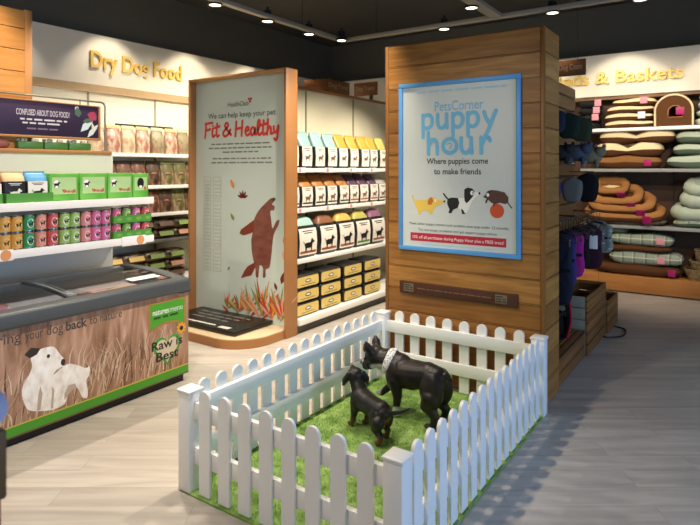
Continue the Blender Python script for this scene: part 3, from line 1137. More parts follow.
for c, y in row1:
    k = seen.get(c, 0); seen[c] = k + 1
    spawn('r1' + c, lambda: make_bag(.222, .20, .45, p_dgreen if c != 'teal' else pk_d, cn[c], m_lw, pk_b, .62),
          (-4.56, y, 1.906), f'{c}-topped white dog food bag on the top gondola shelf' + (f', {ORD[k]} {c} one from the left' if c != 'lime' else ' at its right end'),
          'dog food bag', 'bags on the top gondola shelf')
spawn('r1teal', None, (-4.56, 5.33, 1.906), 'teal-topped white dog food bag half hidden by the oak frame on the top gondola shelf', 'dog food bag', 'bags on the top gondola shelf')
row2 = [('orange', 5.607), ('orange', 5.874), ('orange', 6.135), ('orange', 6.412), ('purple', 6.656), ('purple', 6.913), ('purple', 7.184), ('grey', 7.427)]
seen = {}
for c, y in row2:
    k = seen.get(c, 0); seen[c] = k + 1
    spawn('r2' + c, lambda: make_bag(.235, .27, .40, pk_d, cn[c], m_lw, pk_b, .66, band=p_rust if c == 'purple' else p_dgreen),
          (-4.60, y, 1.416), f'{c}-topped white dog food bag on the second gondola shelf' + (f', {ORD[k]} {c} one from the left' if c != 'grey' else ' at its right end'),
          'dog food bag', 'bags on the second gondola shelf')
spawn('r2orange', None, (-4.60, 5.34, 1.416), 'orange-topped white dog food bag half hidden by the oak frame on the second gondola shelf', 'dog food bag', 'bags on the second gondola shelf')
p_teal2, p_brownt, p_yel, p_ygreen, p_plum = P_('teal2', '#9cc9c0'), P_('brownt', '#8a5432'), P_('yellow', '#d9b04a'), P_('ygreen', '#b9b04f'), P_('plum', '#8f5a78')
for n, m, y, bnd in (('teal', p_teal2, 5.50, p_rust), ('brown', p_brownt, 5.93, p_rust), ('yellow', p_yel, 6.34, p_rust), ('yellow-green', p_ygreen, 6.747, p_green), ('plum', p_plum, 7.154, p_rust)):
    spawn('r3' + n, lambda: make_bag(.385, .26, .50, pk_d, m, m_lw, pk_d, .72, False, True, band=bnd), (-4.50, y, .819),
          f'large white dog food bag with rounded {n} top on the third gondola shelf', 'dog food bag', 'large bags on the third gondola shelf')
m_ylab = P_('yellow_label', '#e6c765')

def make_pack():
    t = empty('food_tray_pack')
    MB().box(-.15, -.212, 0, .15, .212, .160, .03, 3).build('wrap', pk_d, t, False)
    mb = MB()
    F_ = frame((.1515, 0, 0), '+x')
    mb.poly([(-.182, .018), (.182, .018), (.20, .03), (.205, .06), (.20, .125), (.182, .138), (-.182, .138), (-.20, .125), (-.205, .06), (-.20, .03)], F_)
    mb.mi(1).disc((0, .085), .055, .022, F_, .001)
    mb.poly([(-.13, .038), (.13, .038), (.13, .044), (-.13, .044)], F_, .001)
    mb.mi(2).disc((0, .086), .042, .012, F_, .002)
    mb.build('label', [m_ylab, pk_d, m_lw], t, False)
    return t


for ci, y in enumerate((5.33, 5.79, 6.283, 6.77)):
    for k in range(3):
        lv = ('bottom', 'middle', 'top')[k]
        spawn('pack', make_pack, (-4.38, y, .173 + k * .162), f'yellow-fronted black food pack, {lv} of {ORD[ci]} stack from left on lowest gondola shelf',
              'dog food pack', 'yellow packs on the lowest gondola shelf')

# category signs standing on the gondola
def crate_sign(name, x0, y0, x1, y1, z0, z1, txt, facing, label):
    t = thing(name, ((x0 + x1) / 2, (y0 + y1) / 2, z0), label, 'sign')
    MB().box(x0, y0, z0, x1, y1, z1, .004).build('box', M_sign2, t)
    if facing == '+x':
        fr = frame((x1 + .001, 0, 0), '+x'); a, b = y0 + .05, y1 - .05
    else:
        fr = frame((0, y0 - .001, 0), '-y'); a, b = x0 + .04, x1 - .04
    MB().text(txt, fr, a, b, z0 + (z1 - z0) * .38, (z1 - z0) * .34, .0, .001).build('lettering', mat('sign_lettering', '#b59a80', .5), t)
    return t


M_sign2 = plank_mat('crate_boards', '#7d4a22', '#8e5a2c', '#5a3214', .09, 3, 'x', 'z', .5, .004, grain=(3, 30), contrast=.5)
crate_sign('box_sign', -5.42, 6.71, -4.98, 7.30, 3.04, 3.225, 'Dog Food', '+x', 'brown wooden box sign standing on top of the middle gondola')
s = crate_sign('hanging_sign', -5.38, 8.02, -4.93, 8.05, 3.12, 3.34, 'Dog Treats', '-y', 'brown wooden category sign at the far end of the middle gondola')
MB().box(-5.08, 8.025, 3.04, -5.02, 8.045, 3.12).build('bracket', M_dark, s)
# ------------------------------------------------------------------ shelving along the left wall
wsh = thing('wall_shelving', (-7.3, 5.5, 0), 'white wall shelving of dog treats under the Dry Dog Food lettering', 'shelving')
m_wpanel = mat('wall_panel', '#e2dcc4', .55)
MB().box(-7.46, 2.6, .08, -7.40, 8.6, 2.955).build('back_panel', m_wpanel, wsh)
for y in (3.35, 4.475, 5.564, 6.7):
    MB().box(-7.40, y - .012, .1, -7.388, y + .012, 2.95).build('slotted_upright', mat('upright_metal', '#8f8a78', .4), wsh)
for i, zt in enumerate((2.115, 1.66, 1.26, .875)):
    s_ = MB().box(-7.40, 2.8, zt - .035, -6.98, 8.4, zt, .003).build('shelf', M_metalwhite if i < 3 else mat('grey_shelf', '#6b6a64', .4, .5), wsh)
    MB().box(-6.98, 2.8, zt - .045, -6.968, 8.4, zt + .006, .002).build('ticket_rail', M_price if i < 3 else mat('grey_shelf', '#6b6a64', .4), s_)
MB().box(-7.40, 2.8, .2, -6.94, 8.4, .274, .003).build('base_shelf', M_metalwhite, wsh)
MB().box(-7.40, 2.8, 0, -7.0, 8.4, .2).build('kick_plate', mat('grey_kick', '#57534c', .5), wsh)
MB().box(-7.24, 4.78, 2.50, -7.21, 5.75, 2.54, .003).build('hook_rail', M_black, wsh)
for y in (4.9, 5.6):
    MB().box(-7.40, y - .01, 2.51, -7.22, y + .01, 2.53).build('bracket', M_black, wsh)

pouches = {
    'cream': (ramp_mat('pouch_cream', [(.3, '#9a6654'), (.48, '#c9a884'), (.62, '#dcc9a8'), (.72, '#7d6c40')], (14, 14, 9), .3, 3, spec=.6), P_('cream_top', '#e6d8a4')),
    'pink': (ramp_mat('pouch_pink', [(.3, '#74382c'), (.46, '#b57e6a'), (.58, '#d9bda4'), (.72, '#67612f')], (13, 13, 8), .3, 3, spec=.6), P_('paleyellow', '#d9c87e')),
    'olive': (ramp_mat('pouch_olive', [(.3, '#58542f'), (.5, '#9c9070'), (.7, '#9a6455')], (13, 13, 8), .3, 3, spec=.6), P_('palegreen', '#bcc49a')),
    'brown': (ramp_mat('pouch_brown', [(.3, '#3b2418'), (.5, '#6b4430'), (.62, '#b78a70'), (.75, '#4a3020')], (12, 12, 8), .35, 3, spec=.6), P_('darkbrown', '#3a2a20')),
    'dark': (ramp_mat('pouch_dark', [(.3, '#241a14'), (.5, '#4d382a'), (.64, '#8a6a50'), (.75, '#30241c')], (12, 12, 8), .35, 3, spec=.6), P_('blackish', '#241d1a')),
    'green': (ramp_mat('pouch_green', [(.3, '#3b4a26'), (.5, '#6d6a40'), (.64, '#b09078'), (.75, '#38452a')], (12, 12, 8), .35, 3, spec=.6), P_('olivetop', '#66754a')),
}


def make_pouch(k, w, d, h):
    t = empty('treat_pouch')
    mb = MB()
    rings = []
    for fz, fw, fd in ((0, .96, .8), (.06, 1, 1), (.35, 1, 1), (.7, .98, .55), (.92, .96, .12), (1, .96, .06)):
        rings.append([(x * fd, y * fw, fz * h) for x, y in superell(w / 2, d / 2)])
    mb.rings(rings)
    mb.build('pouch', pouches[k][0], t, False, 60)
    MB().box(-.01, -w * .48, h * .9, .014, w * .48, h * 1.04, .003).build('header_strip', pouches[k][1], t, False)
    mb = MB()
    F_ = frame((d * .52, 0, 0), '+x')
    mb.xf = Matrix.Rotation(-.16, 4, 'Y')
    mb.disc((0, h * .40), w * .30, h * .13, F_, .012, 16)
    mb.mi(1)
    mb.disc((0, h * .40), w * .20, h * .07, F_, .014, 12)
    mb.build('label', [P_('meat_pink', '#c58d80'), P_('meat_dark', '#6b3028')], t, False)
    return t


rows = [(2.116, .205, .37, [('cream', 4.40), ('pink', 4.627), ('cream', 4.851), ('pink', 5.087), ('olive', 5.334), ('pink', 5.578), ('olive', 5.801), ('cream', 6.03)], 'highest'),
        (1.661, .225, .34, [('brown', 4.55), ('brown', 4.785), ('brown', 5.016), ('dark', 5.26), ('green', 5.50), ('green', 5.74), ('brown', 5.98)], 'second'),
        (1.261, .22, .34, [('dark', 5.02), ('brown', 5.25), ('dark', 5.48), ('green', 5.71), ('dark', 5.94)], 'third')]
for zt, w, h, items, nm in rows:
    for i, (k, y) in enumerate(items):
        spawn(f'po{k}{zt}', lambda: make_pouch(k, w, .12, h), (-7.06, y, zt), f'{k} treat pouch, {ORD[i]} from left on the {nm} shelf of the left wall', 'treat pouch', f'pouches on the {nm} wall shelf')


def puff_mb(mb, outline, T, fr, d=0.0, mats=(0, 0), sc=(1, .97, .88, .68, .35), ht=(0, .5, .82, .98, 1.0), fn=None):
    """cushion-like solid from a 2D outline; mats: top, bottom material"""
    cx = sum(p[0] for p in outline) / len(outline)
    cy = sum(p[1] for p in outline) / len(outline)
    o, r, u, n = fr
    for sgn, mi in ((1, mats[0]), (-1, mats[1])):
        mb.mi(mi)
        rings = []
        for a, h in zip(sc, ht):
            ring = []
            for x, y in outline:
                X, Y, Z = cx + (x - cx) * a, cy + (y - cy) * a, sgn * h * T / 2
                if fn: X, Y, Z = fn(X, Y, Z)
                ring.append(o + r * X + u * Y + n * (Z + d))
            rings.append(ring if sgn > 0 else ring[::-1])
        mb.rings(rings, True, False, True)
    return mb


m_lie = ramp_mat('lying_bag_dark', [(.3, '#1c1512'), (.5, '#3a2a20'), (.6, '#7d6a3c'), (.75, '#2a1d17')], (9, 9, 20), .35, 3, spec=.6)
def make_lying(lab):
    t = empty('flat_food_bag')
    mb = MB()
    puff_mb(mb, [(y, x) for x, y in superell(.15, .2, 4)], .14, frame((0, 0, .07), '+z'))
    mb.xf = None
    mb.build('pouch', m_lie, t, False, 70)
    mb = MB()
    pts = []
    for a in (-.13, -.05, .05, .13):
        pts.append(a)
    vs = [(.205 - .3 * abs(z - .07) ** 1.0 * 0, y, z) for y in (-.13, .13) for z in (.05, .092)]
    mb.add([(.20, -.12, .05), (.20, .12, .05), (.165, .12, .112), (.165, -.12, .112)], [(0, 1, 2, 3)])
    mb.build('label', lab, t, False)
    return t


def lying(y, z, key, lab, label):
    spawn('lie' + key, lambda: make_lying(lab), (-7.16, y, z), label, 'dog food bag', 'bags lying on the low wall shelves')


labs = {'yellow': P_('lab_yel', '#c9a650'), 'green': P_('lab_green', '#7d9a4a'), 'brown': P_('lab_brown', '#6b4a35'), 'pink': P_('lab_pink', '#c58a70')}
for zt, nm, stacks in ((.876, 'fourth', [(5.10, ['green', 'brown']), (5.45, ['green', 'brown']), (5.80, ['pink', 'green'])]),
                       (.275, 'lowest', [(4.60, ['yellow', 'yellow', 'yellow']), (4.95, ['green', 'yellow', 'yellow']), (5.30, ['yellow', 'green', 'green']), (5.66, ['brown', 'pink', 'green'])])):
    for i, (y, cs) in enumerate(stacks):
        for k, c in enumerate(cs):
            lv = (['bottom', 'top'] if len(cs) == 2 else ['bottom', 'middle', 'top'])[k]
            lying(y, zt + k * .142, c, labs[c], f'dark food bag lying {lv} of {ORD[i]} stack from left on {nm} wall shelf')

# ------------------------------------------------------------------ timber column at the far left
tcl = thing('timber_pillar', (-5.75, 2.2, 0), 'pale orange timber-clad pillar rising behind the purple sign at the far left', 'pillar')
mb = MB()
z = 0.0
while z < 3.36:
    z2 = min(z + .197, 3.37)
    mb.box(-6.1, 1.4, z, -5.49, 2.70, z2, .003, 1)
    z += .2
mb.build('boards', M_colwood, tcl)
MB().box(-6.11, 2.70, 0, -5.488, 2.765, 3.38, .004).build('corner_trim', M_oak, tcl)

# ------------------------------------------------------------------ white shelf unit behind the freezer
wu = thing('shelf_unit', (-5.43, 2.6, 0), 'white two-shelf unit behind the chest freezer with an oak top edge', 'shelving')
MB().box(-5.485, 1.2, 0, -5.43, 3.56, 2.045).build('back_panel', mat('unit_panel', '#d9d5c6', .5), wu)
MB().box(-5.60, 1.2, 2.045, -5.41, 3.54, 2.085, .004).build('oak_cap', M_oakh, wu)
for zt in (1.615, 1.235):
    s_ = MB().box(-5.43, 1.2, zt - .05, -4.86, 3.63, zt, .004).build('shelf', M_metalwhite, wu)
    MB().box(-4.86, 1.2, zt - .06, -4.845, 3.632, zt + .008, .002).build('ticket_rail', M_price, s_)
for y, l in ((3.40, 'under the tin trays'), (2.16, 'at the left edge')):
    t = MB().box(-4.845, y - .13, 1.165, -4.838, y + .13, 1.255, .001).build('price_ticket', M_price)
    m = MB().disc((y + .07, 1.21), .042, .045, frame((-4.8375, 0, 0), '+x'))
    m.build('orange_spot', mat('ticket_orange', '#e09a62', .5), t)
    tag(t, f'white orange-spotted price ticket on the lower white shelf {l}', 'price ticket')

# boxes and packs on the upper shelf
m_boxg = ramp_mat('treat_box_green', [(.35, '#4f9a35'), (.6, '#6cb04a'), (.8, '#8cc468')], (3, 3, 3), .35, 2)
m_pale = P_('pale_green', '#a5ca83')
def make_gbox(w, h, dark=False):
    t = empty('treat_box')
    MB().box(-.14, -w / 2, 0, .14, w / 2, h, .004).build('carton', m_boxg, t, False)
    F_ = frame((.1405, 0, 0), '+x')
    mb = MB()
    if not dark:
        mb.poly([(-w * .42, h * .25), (w * .42, h * .25), (w * .42, h * .86), (-w * .42, h * .86)], F_, 0)
        mb.mi(3).disc((-w * .27, h * .62), w * .11, h * .14, F_, .0005)
        mb.mi(2)
        rn = random.Random(4)
        for k in range(22):
            mb.disc((w * rn.uniform(-.08, .40), h * (.29 + abs(rn.gauss(0, .06)))), w * .035, h * .03, F_, .001 + k * .0001, 8)
        mb.mi(1)
        dogpic(mb, lambda y, z: (.1418, y, z), -w * .27, h * .60, w * .20)
    else:
        mb.poly([(-w * .40, h * .30), (w * .40, h * .30), (w * .40, h * .84), (-w * .40, h * .84)], F_, 0)
        mb.mi(1).disc((-w * .02, h * .60), w * .22, h * .22, F_, .001)
        mb.mi(2).disc((w * .28, h * .38), w * .10, h * .08, F_, .001)
        mb.mi(3).disc((-w * .02, h * .45), w * .10, h * .06, F_, .002)
    mb.build('printed_panel', [m_pale, pk_d, P_('meat_red', '#c05a45'), m_lw], t, False)
    return t


for i, (a, b) in enumerate(((2.644, 2.900), (2.917, 3.187), (3.195, 3.462))):
    spawn('gbox', lambda: make_gbox(.262, .245), (-5.09, (a + b) / 2, 1.616), f'{["left", "middle", "right"][i]} one of three wide green treat boxes on the upper white shelf', 'treat box', 'green treat boxes')
o = make_gbox(.175, .24, True)
o.location = (-5.09, 3.555, 1.616)
tag(o, 'narrow green treat box with a dark dog picture on the upper white shelf', 'treat box')
# open green display tray with three treat bags
dtr = thing('display_tray', (-5.02, 2.45, 1.616), 'green cardboard display tray holding dog treat bags on the upper white shelf', 'tray')
mb = MB()
mb.box(-5.16, 2.25, 1.616, -4.88, 2.635, 1.622)
mb.box(-4.886, 2.25, 1.616, -4.88, 2.635, 1.70)
mb.box(-5.16, 2.25, 1.616, -5.154, 2.635, 1.70)
mb.box(-5.16, 2.25, 1.616, -4.88, 2.256, 1.70)
mb.box(-5.16, 2.629, 1.616, -4.88, 2.635, 1.70)
mb.build('card', p_green, dtr)
dtr2 = copy_tree(dtr)
dtr2.location.y = 2.045
tag(dtr2, 'green cardboard display tray cut off by the left edge on the upper white shelf', 'tray')
p_blue, p_tan = P_('blue', '#3f8fc0'), P_('tan', '#c9a871')
for i, (top, y, lb) in enumerate((('tan', 2.345, 'tan-topped'), ('blue', 2.53, 'blue-topped'))):
    t = make_bag(.185, .13, .25, pk_d, p_tan if top == 'tan' else p_blue, pk_d if i == 0 else m_lw, m_lw if i == 0 else pk_d, .70, band=p_tan)
    t.location = (-5.0, y, 1.623)
    t.name = 'treat_bag'
    tag(t, f'{lb} dog treat bag in the green tray on the upper white shelf', 'treat bag')
t = make_bag(.16, .13, .225, pk_d, P_('rusttop', '#a0583a'), m_lw, pk_d, .70)
t.name = 'treat_bag'
t.location = (-5.0, 2.17, 1.623)
tag(t, 'rust-topped dog treat bag at the left edge of the upper white shelf', 'treat bag')

# tins
def make_tin(r, h, body, pic, dark):
    t = empty('food_tin')
    MB().lathe([(r * .93, .002), (r, .004), (r, .008), (r * .965, .012), (r * .965, h - .012), (r, h - .008), (r, h - .003), (r * .93, h), (r * .9, h - .004)], n=28).build('can', M_chrome, t, False)
    mb = MB()
    N = 28
    rr = r * .972
    mb.rings([[(rr * math.cos(2 * PI * k / N), rr * math.sin(2 * PI * k / N), z) for k in range(N)] for z in (.013, h - .013)], True, False, False)
    mp = lambda y, z: (math.sqrt(max(0, (rr + .0015) ** 2 - y * y)), y, z)
    mb.mi(1)
    pts = [(.58 * r * math.cos(a * PI / 8), h * .48 + h * .27 * math.sin(a * PI / 8)) for a in range(16)]
    mb.add([mp(*p) for p in pts], [tuple(range(16))])
    mb.mi(2)
    rr2 = rr + .001
    mp = lambda y, z: (math.sqrt(max(0, (rr2 + .002) ** 2 - y * y)), y, z)
    dogpic(mb, mp, 0, h * .46, r * .85)
    mb.build('label', [body, pic, dark], t, False, 60)
    return t


tin_cols = [('gold', '#d99a3a', '#e8c070'), ('gold', '#d99a3a', '#e8c070'), ('emerald', '#23945a', '#cfe0cf'), ('salmon', '#dd8673', '#eab5a4'), ('red', '#cc4a4a', '#e8d6cc'),
            ('lime', '#8dbb5a', '#eef0e0'), ('lime', '#8dbb5a', '#eef0e0'), ('coral', '#dc7f84', '#f0d8d0'), ('magenta', '#cf5f93', '#ead0dc'), ('magenta', '#cf5f93', '#ead0dc')]
ys = (2.258, 2.352, 2.449, 2.549, 2.652, 2.755, 2.850, 2.954, 3.052, 3.150)
for lv in (0, 1):
    for i, (n, c1, c2) in enumerate(tin_cols):
        c = P_('tin' + n, c1 if lv == 0 else c1)
        spawn('tin' + n, lambda: make_tin(.0475, .142, c, P_('tinp' + n, c2), pk_d), (-4.93, ys[i], 1.236 + lv * .143),
              f'{n} dog food tin, {ORD[i]} from left in {"lower" if lv == 0 else "upper"} tier on lower white shelf', 'tin', 'dog food tins')
for lv in (0, 1):
    y0, y1, zb = 3.205, 3.622, 1.236 + lv * .148
    t = thing('tin_tray', (-4.95, 3.43, zb), f'{"lower" if lv == 0 else "upper"} green cardboard tray of tins at the right end of the lower white shelf', 'tray')
    mb = MB()
    mb.box(-5.06, y0, zb, -4.872, y1, zb + .005)
    for b in ((-4.877, y0, -4.872, y1), (-5.06, y0, -5.055, y1), (-5.055, y0, -4.877, y0 + .005), (-5.055, y1 - .005, -4.877, y1)):
        mb.box(b[0], b[1], zb + .005, b[2], b[3], zb + .07)
    mb.build('card', p_green, t)
    mb = MB()
    for k in range(4):
        mb.disc((y0 + .06 + k * .105, zb + .036), .03, .016, frame((-4.8715, 0, 0), '+x'))
    mb.build('printed_spots', P_('leafgreen', '#6cb04a'), t)
    for i, (n, c1) in enumerate((('pink', '#d2547c'), ('green', '#6fae3f'), ('magenta', '#cf5f93'), ('red', '#cc4a4a'))):
        spawn('tt' + n, lambda: make_tin(.046, .138, P_('ttin' + n, c1), m_lw, pk_d), (-4.925, y0 + .056 + i * .106, zb + .006),
              f'{n} dog food tin standing in the {"lower" if lv == 0 else "upper"} green tray', 'tin', 'dog food tins in trays')

# on top of the unit: packs, hoop and hanging sign
p_redtray = P_('redtray', '#a85a50')
t = thing('red_pack', (-5.5, 2.3, 2.086), 'dull red pack lying on the white unit at the left under the purple sign', 'pack')
puff_mb(MB(), [(x, y) for y, x in superell(.09, .30, 5)], .085, frame((-5.51, 2.28, 2.086 + .043), '+z')).build('pouch', p_redtray, t, True, 60)
T0 = t
t.location = (-5.51, 2.28, 2.086)
mb = MB()
for i, (y, n) in enumerate(((2.72, 'left'), (2.96, 'middle'), (3.20, 'right'))):
    def mk():
        t = empty('salad_pack')
        MB().box(-.08, -.115, 0, .08, .115, .07, .012).build('punnet', P_('punnet', '#4a7a35'), t, False)
        m = MB()
        rn = random.Random(5)
        for k in range(7):
            m.sphere((rn.uniform(-.05, .06), -.09 + k * .03, .075 + rn.uniform(0, .012)), (.02, .018, .018), 8, 6)
        m.build('contents', P_('popcorn', '#d9d2b8'), t, False)
        return t
    spawn('salad', mk, (-5.50, y, 2.086), f'{n} of three green packs with white contents lying on top of the white unit', 'pack', 'green packs on the white unit')
hoop = thing('hoop_stand', (-5.50, 2.6, 2.085), 'thin metal hoop frame standing on the white unit around the purple sign', 'frame')
mb = MB()
hp = [(-5.44, 3.27 * 1.067, 2.085)]
hx = -5.44
r = .05
hy1, hz1 = 3.478, 2.585
path = [(hx, hy1, 2.085), (hx, hy1, hz1 - r)]
for k in range(1, 7):
    a = k * PI / 12
    path.append((hx, hy1 - r + r * math.cos(a), hz1 - r + r * math.sin(a)))
path += [(hx, 1.5, hz1)]
mb.tube(path, .009, 8)
mb.build('rail', mat('hoop_metal', '#8d8878', .35, metal=.7), hoop)
MB().cyl((hx, hy1, 2.085), (hx, hy1, 2.093), .03, n=16).build('foot', mat('hoop_metal', '#8d8878', .35, metal=.7), hoop)
MB().cyl((hx, 1.5, 2.085), (hx, 1.5, hz1), .009, n=8).build('upright', mat('hoop_metal', '#8d8878', .35, metal=.7), hoop)
sg = thing('hanging_sign', (-5.43, 2.6, 2.21), 'purple oak-framed sign about dog food hanging above the white unit', 'sign')
sx, sy0, sy1, sz0, sz1 = -5.43, 1.60, 3.392, 2.212, 2.530
MB().box(sx - .02, sy0, sz0, sx + .012, sy1, sz1, .003).build('board', mat('sign_purple', '#33233f', .45), sg)
mb = MB()
for b in ((sy0, sz0 - .022, sy1, sz0), (sy0, sz1, sy1, sz1 + .01), (sy1, sz0 - .022, sy1 + .02, sz1 + .01)):
    mb.box(sx - .025, b[0], b[1], sx + .018, b[2], b[3], .002)
mb.build('oak_frame', M_oakh, sg)
for y in (1.9, 3.2):
    MB().cyl((sx, y, sz1), (sx, y, hz1), .004, n=6).build('hanging_wire', M_dark, sg)
S_ = frame((sx + .0125, 0, 0), '+x')
def ymap(px): return None
mb = MB()
mb.text('CONFUSED ABOUT DOG FOOD?', S_, 2.585, 3.085, 2.398, .054, .012, .001)
mb.words(S_, 2.62, 3.06, 2.352, .026, .001, 31)
mb.words(S_, 2.64, 3.03, 2.318, .026, .001, 32)
mb.mi(1).words(S_, 2.68, 2.97, 2.268, .024, .001, 33)
mb.build('lettering', [mat('sign_pale_print', '#c9bfc6', .5), mat('sign_dim_print', '#77657a', .5)], sg)
for (y, z, a, L, W, m) in ((3.20, 2.33, -.75, .20, .07, 0), (3.27, 2.27, -.7, .18, .05, 0), (3.18, 2.44, .2, .10, .07, 1), (3.22, 2.41, -1.4, .12, .05, 1), (3.30, 2.42, -.5, .10, .11, 2),
                           (3.34, 2.30, .2, .10, .03, 3), (3.14, 2.50, -.9, .05, .04, 0), (2.27, 2.43, -.3, .12, .06, 1), (2.33, 2.38, -1.3, .10, .05, 1), (2.28, 2.28, -.8, .17, .07, 0), (2.20, 2.25, -.6, .2, .08, 0)):
    pts = [(0, 0), (W * .5, L * .35), (W * .35, L * .75), (0, L), (-W * .35, L * .75), (-W * .5, L * .35)]
    ca, sa = math.cos(a), math.sin(a)
    MB().poly([(y + px * ca - pz * sa, z + px * sa + pz * ca - L * .3) for px, pz in pts], S_, .001 + .0002 * m).build(('printed_fish', 'printed_leaf', 'printed_raspberry', 'printed_stalk')[m], (mat('print_fish', '#c9d2d6', .5), mat('print_leaf', '#4d6654', .5), mat('print_raspberry', '#a83a58', .5), mat('print_cream', '#d8cdb8', .5))[m], sg)

# ------------------------------------------------------------------ chest freezer
FX0, FX1, FY0, FY1 = -5.0, -4.11, .55, 3.445
frz = thing('chest_freezer', ((FX0 + FX1) / 2, (FY0 + FY1) / 2, 0), 'glass-topped chest freezer with a white dog printed on its sepia front', 'freezer')
m_sep = ramp_mat('sepia_grass_print', [(.25, '#704b36'), (.42, '#966f55'), (.58, '#b28a70'), (.75, '#cbaa92')], (3, 9, 1.6), .42, 7, 0, 1.6)
mb = MB()
mb.box(FX1 - .05, FY0, .07, FX1, FY1, .82, .004)
mb.box(FX0, FY0, .07, FX0 + .05, FY1, .88, .004)
mb.box(FX0 + .05, FY0, .07, FX1 - .05, FY0 + .05, .86)
mb.box(FX0 + .05, FY1 - .05, .07, FX1 - .05, FY1, .86)
mb.box(FX0 + .05, FY0 + .05, .07, FX1 - .05, FY1 - .05, .35)
mb.build('cabinet', mat('freezer_cabinet', '#4a4748', .5), frz)
MB().box(FX0 + .04, FY0 + .04, 0, FX1 - .03, FY1 - .03, .07).build('plinth', M_black, frz)
G0 = MB().box(FX1 - .002, FY0, .075, FX1 + .002, FY1, .81).build('printed_front', m_sep, frz)
Q = frame((FX1 + .0025, 0, 0), '+x')
rn = random.Random(9)
mb = MB()
for i in range(620):
    y = rn.uniform(FY0 + .02, FY1 - .12)
    z = rn.uniform(.10, .44)
    L = rn.uniform(.10, .30) * (1.25 if y > 2.55 else .8)
    a = rn.gauss(.25, .45)
    w = rn.uniform(.003, .009)
    x2, z2 = y + math.sin(a) * L, z + math.cos(a) * L
    x1, z1 = y + math.sin(a * .4) * L * .5, z + math.cos(a * .4) * L * .5
    if max(z1, z2) > .62 or x2 > FY1 - .02: continue
    mb.mi(rn.choice([0, 0, 1, 2, 3]))
    mb.poly([(y - w / 2, z), (y + w / 2, z), (x1 + w / 2, z1), (x2, z2), (x1 - w / 2, z1)], Q, .0002 + .00001 * (i % 9))
mb.build('printed_reeds', [mat('reed_pale', '#d0b294', .45), mat('reed_mid', '#a07c60', .45), mat('reed_dark', '#5c4030', .45), mat('reed_cream', '#dcc6ae', .45)], G0)
TER = [(2.117, 0.62), (2.174, 0.623), (2.226, 0.61), (2.266, 0.547), (2.301, 0.497), (2.285, 0.444), (2.239, 0.438), (2.221, 0.41), (2.28, 0.445), (2.334, 0.459), (2.404, 0.428), (2.465, 0.389), (2.497, 0.391), (2.494, 0.328), (2.471, 0.289), (2.482, 0.222), (2.477, 0.16), (2.436, 0.182), (2.402, 0.256), (2.362, 0.26), (2.321, 0.22), (2.301, 0.173), (2.226, 0.159), (2.122, 0.182), (2.035, 0.225), (1.998, 0.338), (2.01, 0.409), (2.047, 0.461), (2.067, 0.519), (2.057, 0.572), (2.072, 0.606)]
mb = MB()
mb.poly([(p.x, p.y) for p in catmull([(a, b, 0) for a, b in TER], 3, True)], Q, .0006)
mb.mi(1).poly([(2.015, .61), (2.06, .648), (2.125, .625), (2.10, .59), (2.052, .575)], Q, .0008)
mb.disc((2.182, .556), .012, .014, Q, .0008)
mb.disc((2.290, .483), .017, .025, Q, .0008)
mb.mi(2).poly([(2.235, .44), (2.285, .452), (2.29, .445), (2.24, .43)], Q, .0008)
mb.poly([(2.30, .20), (2.335, .235), (2.365, .262), (2.40, .256), (2.38, .30), (2.33, .30), (2.30, .25)], Q, .0008)
mb.poly([(2.10, .19), (2.125, .19), (2.14, .30), (2.125, .36), (2.11, .30)], Q, .0008)
mb.poly([(2.20, .17), (2.215, .17), (2.225, .30), (2.21, .33)], Q, .0008)
mb.build('printed_dog', [ramp_mat('white_coat_print', [(.3, '#dccfc2'), (.5, '#f1eae0'), (.7, '#faf6f0')], (20, 20, 12), .45, 5), mat('print_darkbrown', '#2e2521', .45), mat('print_fur_shade', '#b9a794', .45)], G0)
mb = MB()
mb.text('bring', Q, 1.79, 1.990, .712, .070, -.004, .001)
mb.text('your', Q, 2.020, 2.145, .706, .068, -.004, .001)
mb.text('dog', Q, 2.168, 2.290, .708, .068, -.004, .001)
mb.text('back', Q, 2.312, 2.477, .708, .066, .024, .001)
mb.text('to', Q, 2.497, 2.560, .712, .062, -.004, .001)
mb.text('nature', Q, 2.583, 2.775, .714, .064, -.004, .001)
mb.build('lettering', m_bink, G0)
m_fg = mat('print_green', '#4b9a2c', .42)
mb = MB()
def stripe(zo, w, mi):
    mb.mi(mi)
    N = 20
    pts = []
    f = lambda y: .085 + zo - .012 * math.sin((y - FY0) / (FY1 - FY0) * PI)
    for k in range(N + 1):
        y = FY0 + (FY1 - FY0) * k / N
        pts.append((y, f(y)))
    top = [(y, z + w) for y, z in pts]
    for k in range(N):
        mb.poly([pts[k], pts[k + 1], top[k + 1], top[k]], Q, .001 + .0002 * mi)
stripe(0, .062, 0)
stripe(.062, .010, 1)
stripe(-.012, .012, 2)
mb.build('printed_stripe', [m_fg, mat('print_lime_edge', '#c9b84a', .45), mat('print_brown_edge', '#6e5138', .45)], G0)
mb = MB()
N = 12
arc = [(3.025 + (3.415 - 3.025) * k / N, .515 + .045 * math.sin(PI * k / N)) for k in range(N + 1)]
mb.poly(arc + [(3.415, .765), (3.025, .765)], Q, .0012)
arc2 = [(3.042 + (3.398 - 3.042) * k / N, .535 + .045 * math.sin(PI * k / N)) for k in range(N + 1)]
mb.mi(1).poly(arc2 + [(3.398, .750), (3.042, .750)], Q, .0018)
mb.mi(2).text('natures', Q, 3.065, 3.23, .655, .050, .012, .003)
mb.mi(2).text('menu', Q, 3.24, 3.375, .655, .050, -.008, .003)
mb.mi(3).words(Q, 3.075, 3.36, .62, .03, .003, 4)
mb.build('printed_logo', [mat('print_logo_edge', '#a8763a', .45), m_fg, mat('print_logo_white', '#e9efe0', .45), mat('print_logo_dark', '#1f4a1a', .45)], G0)
mb = MB()
hcx, hcz = 3.215, .345
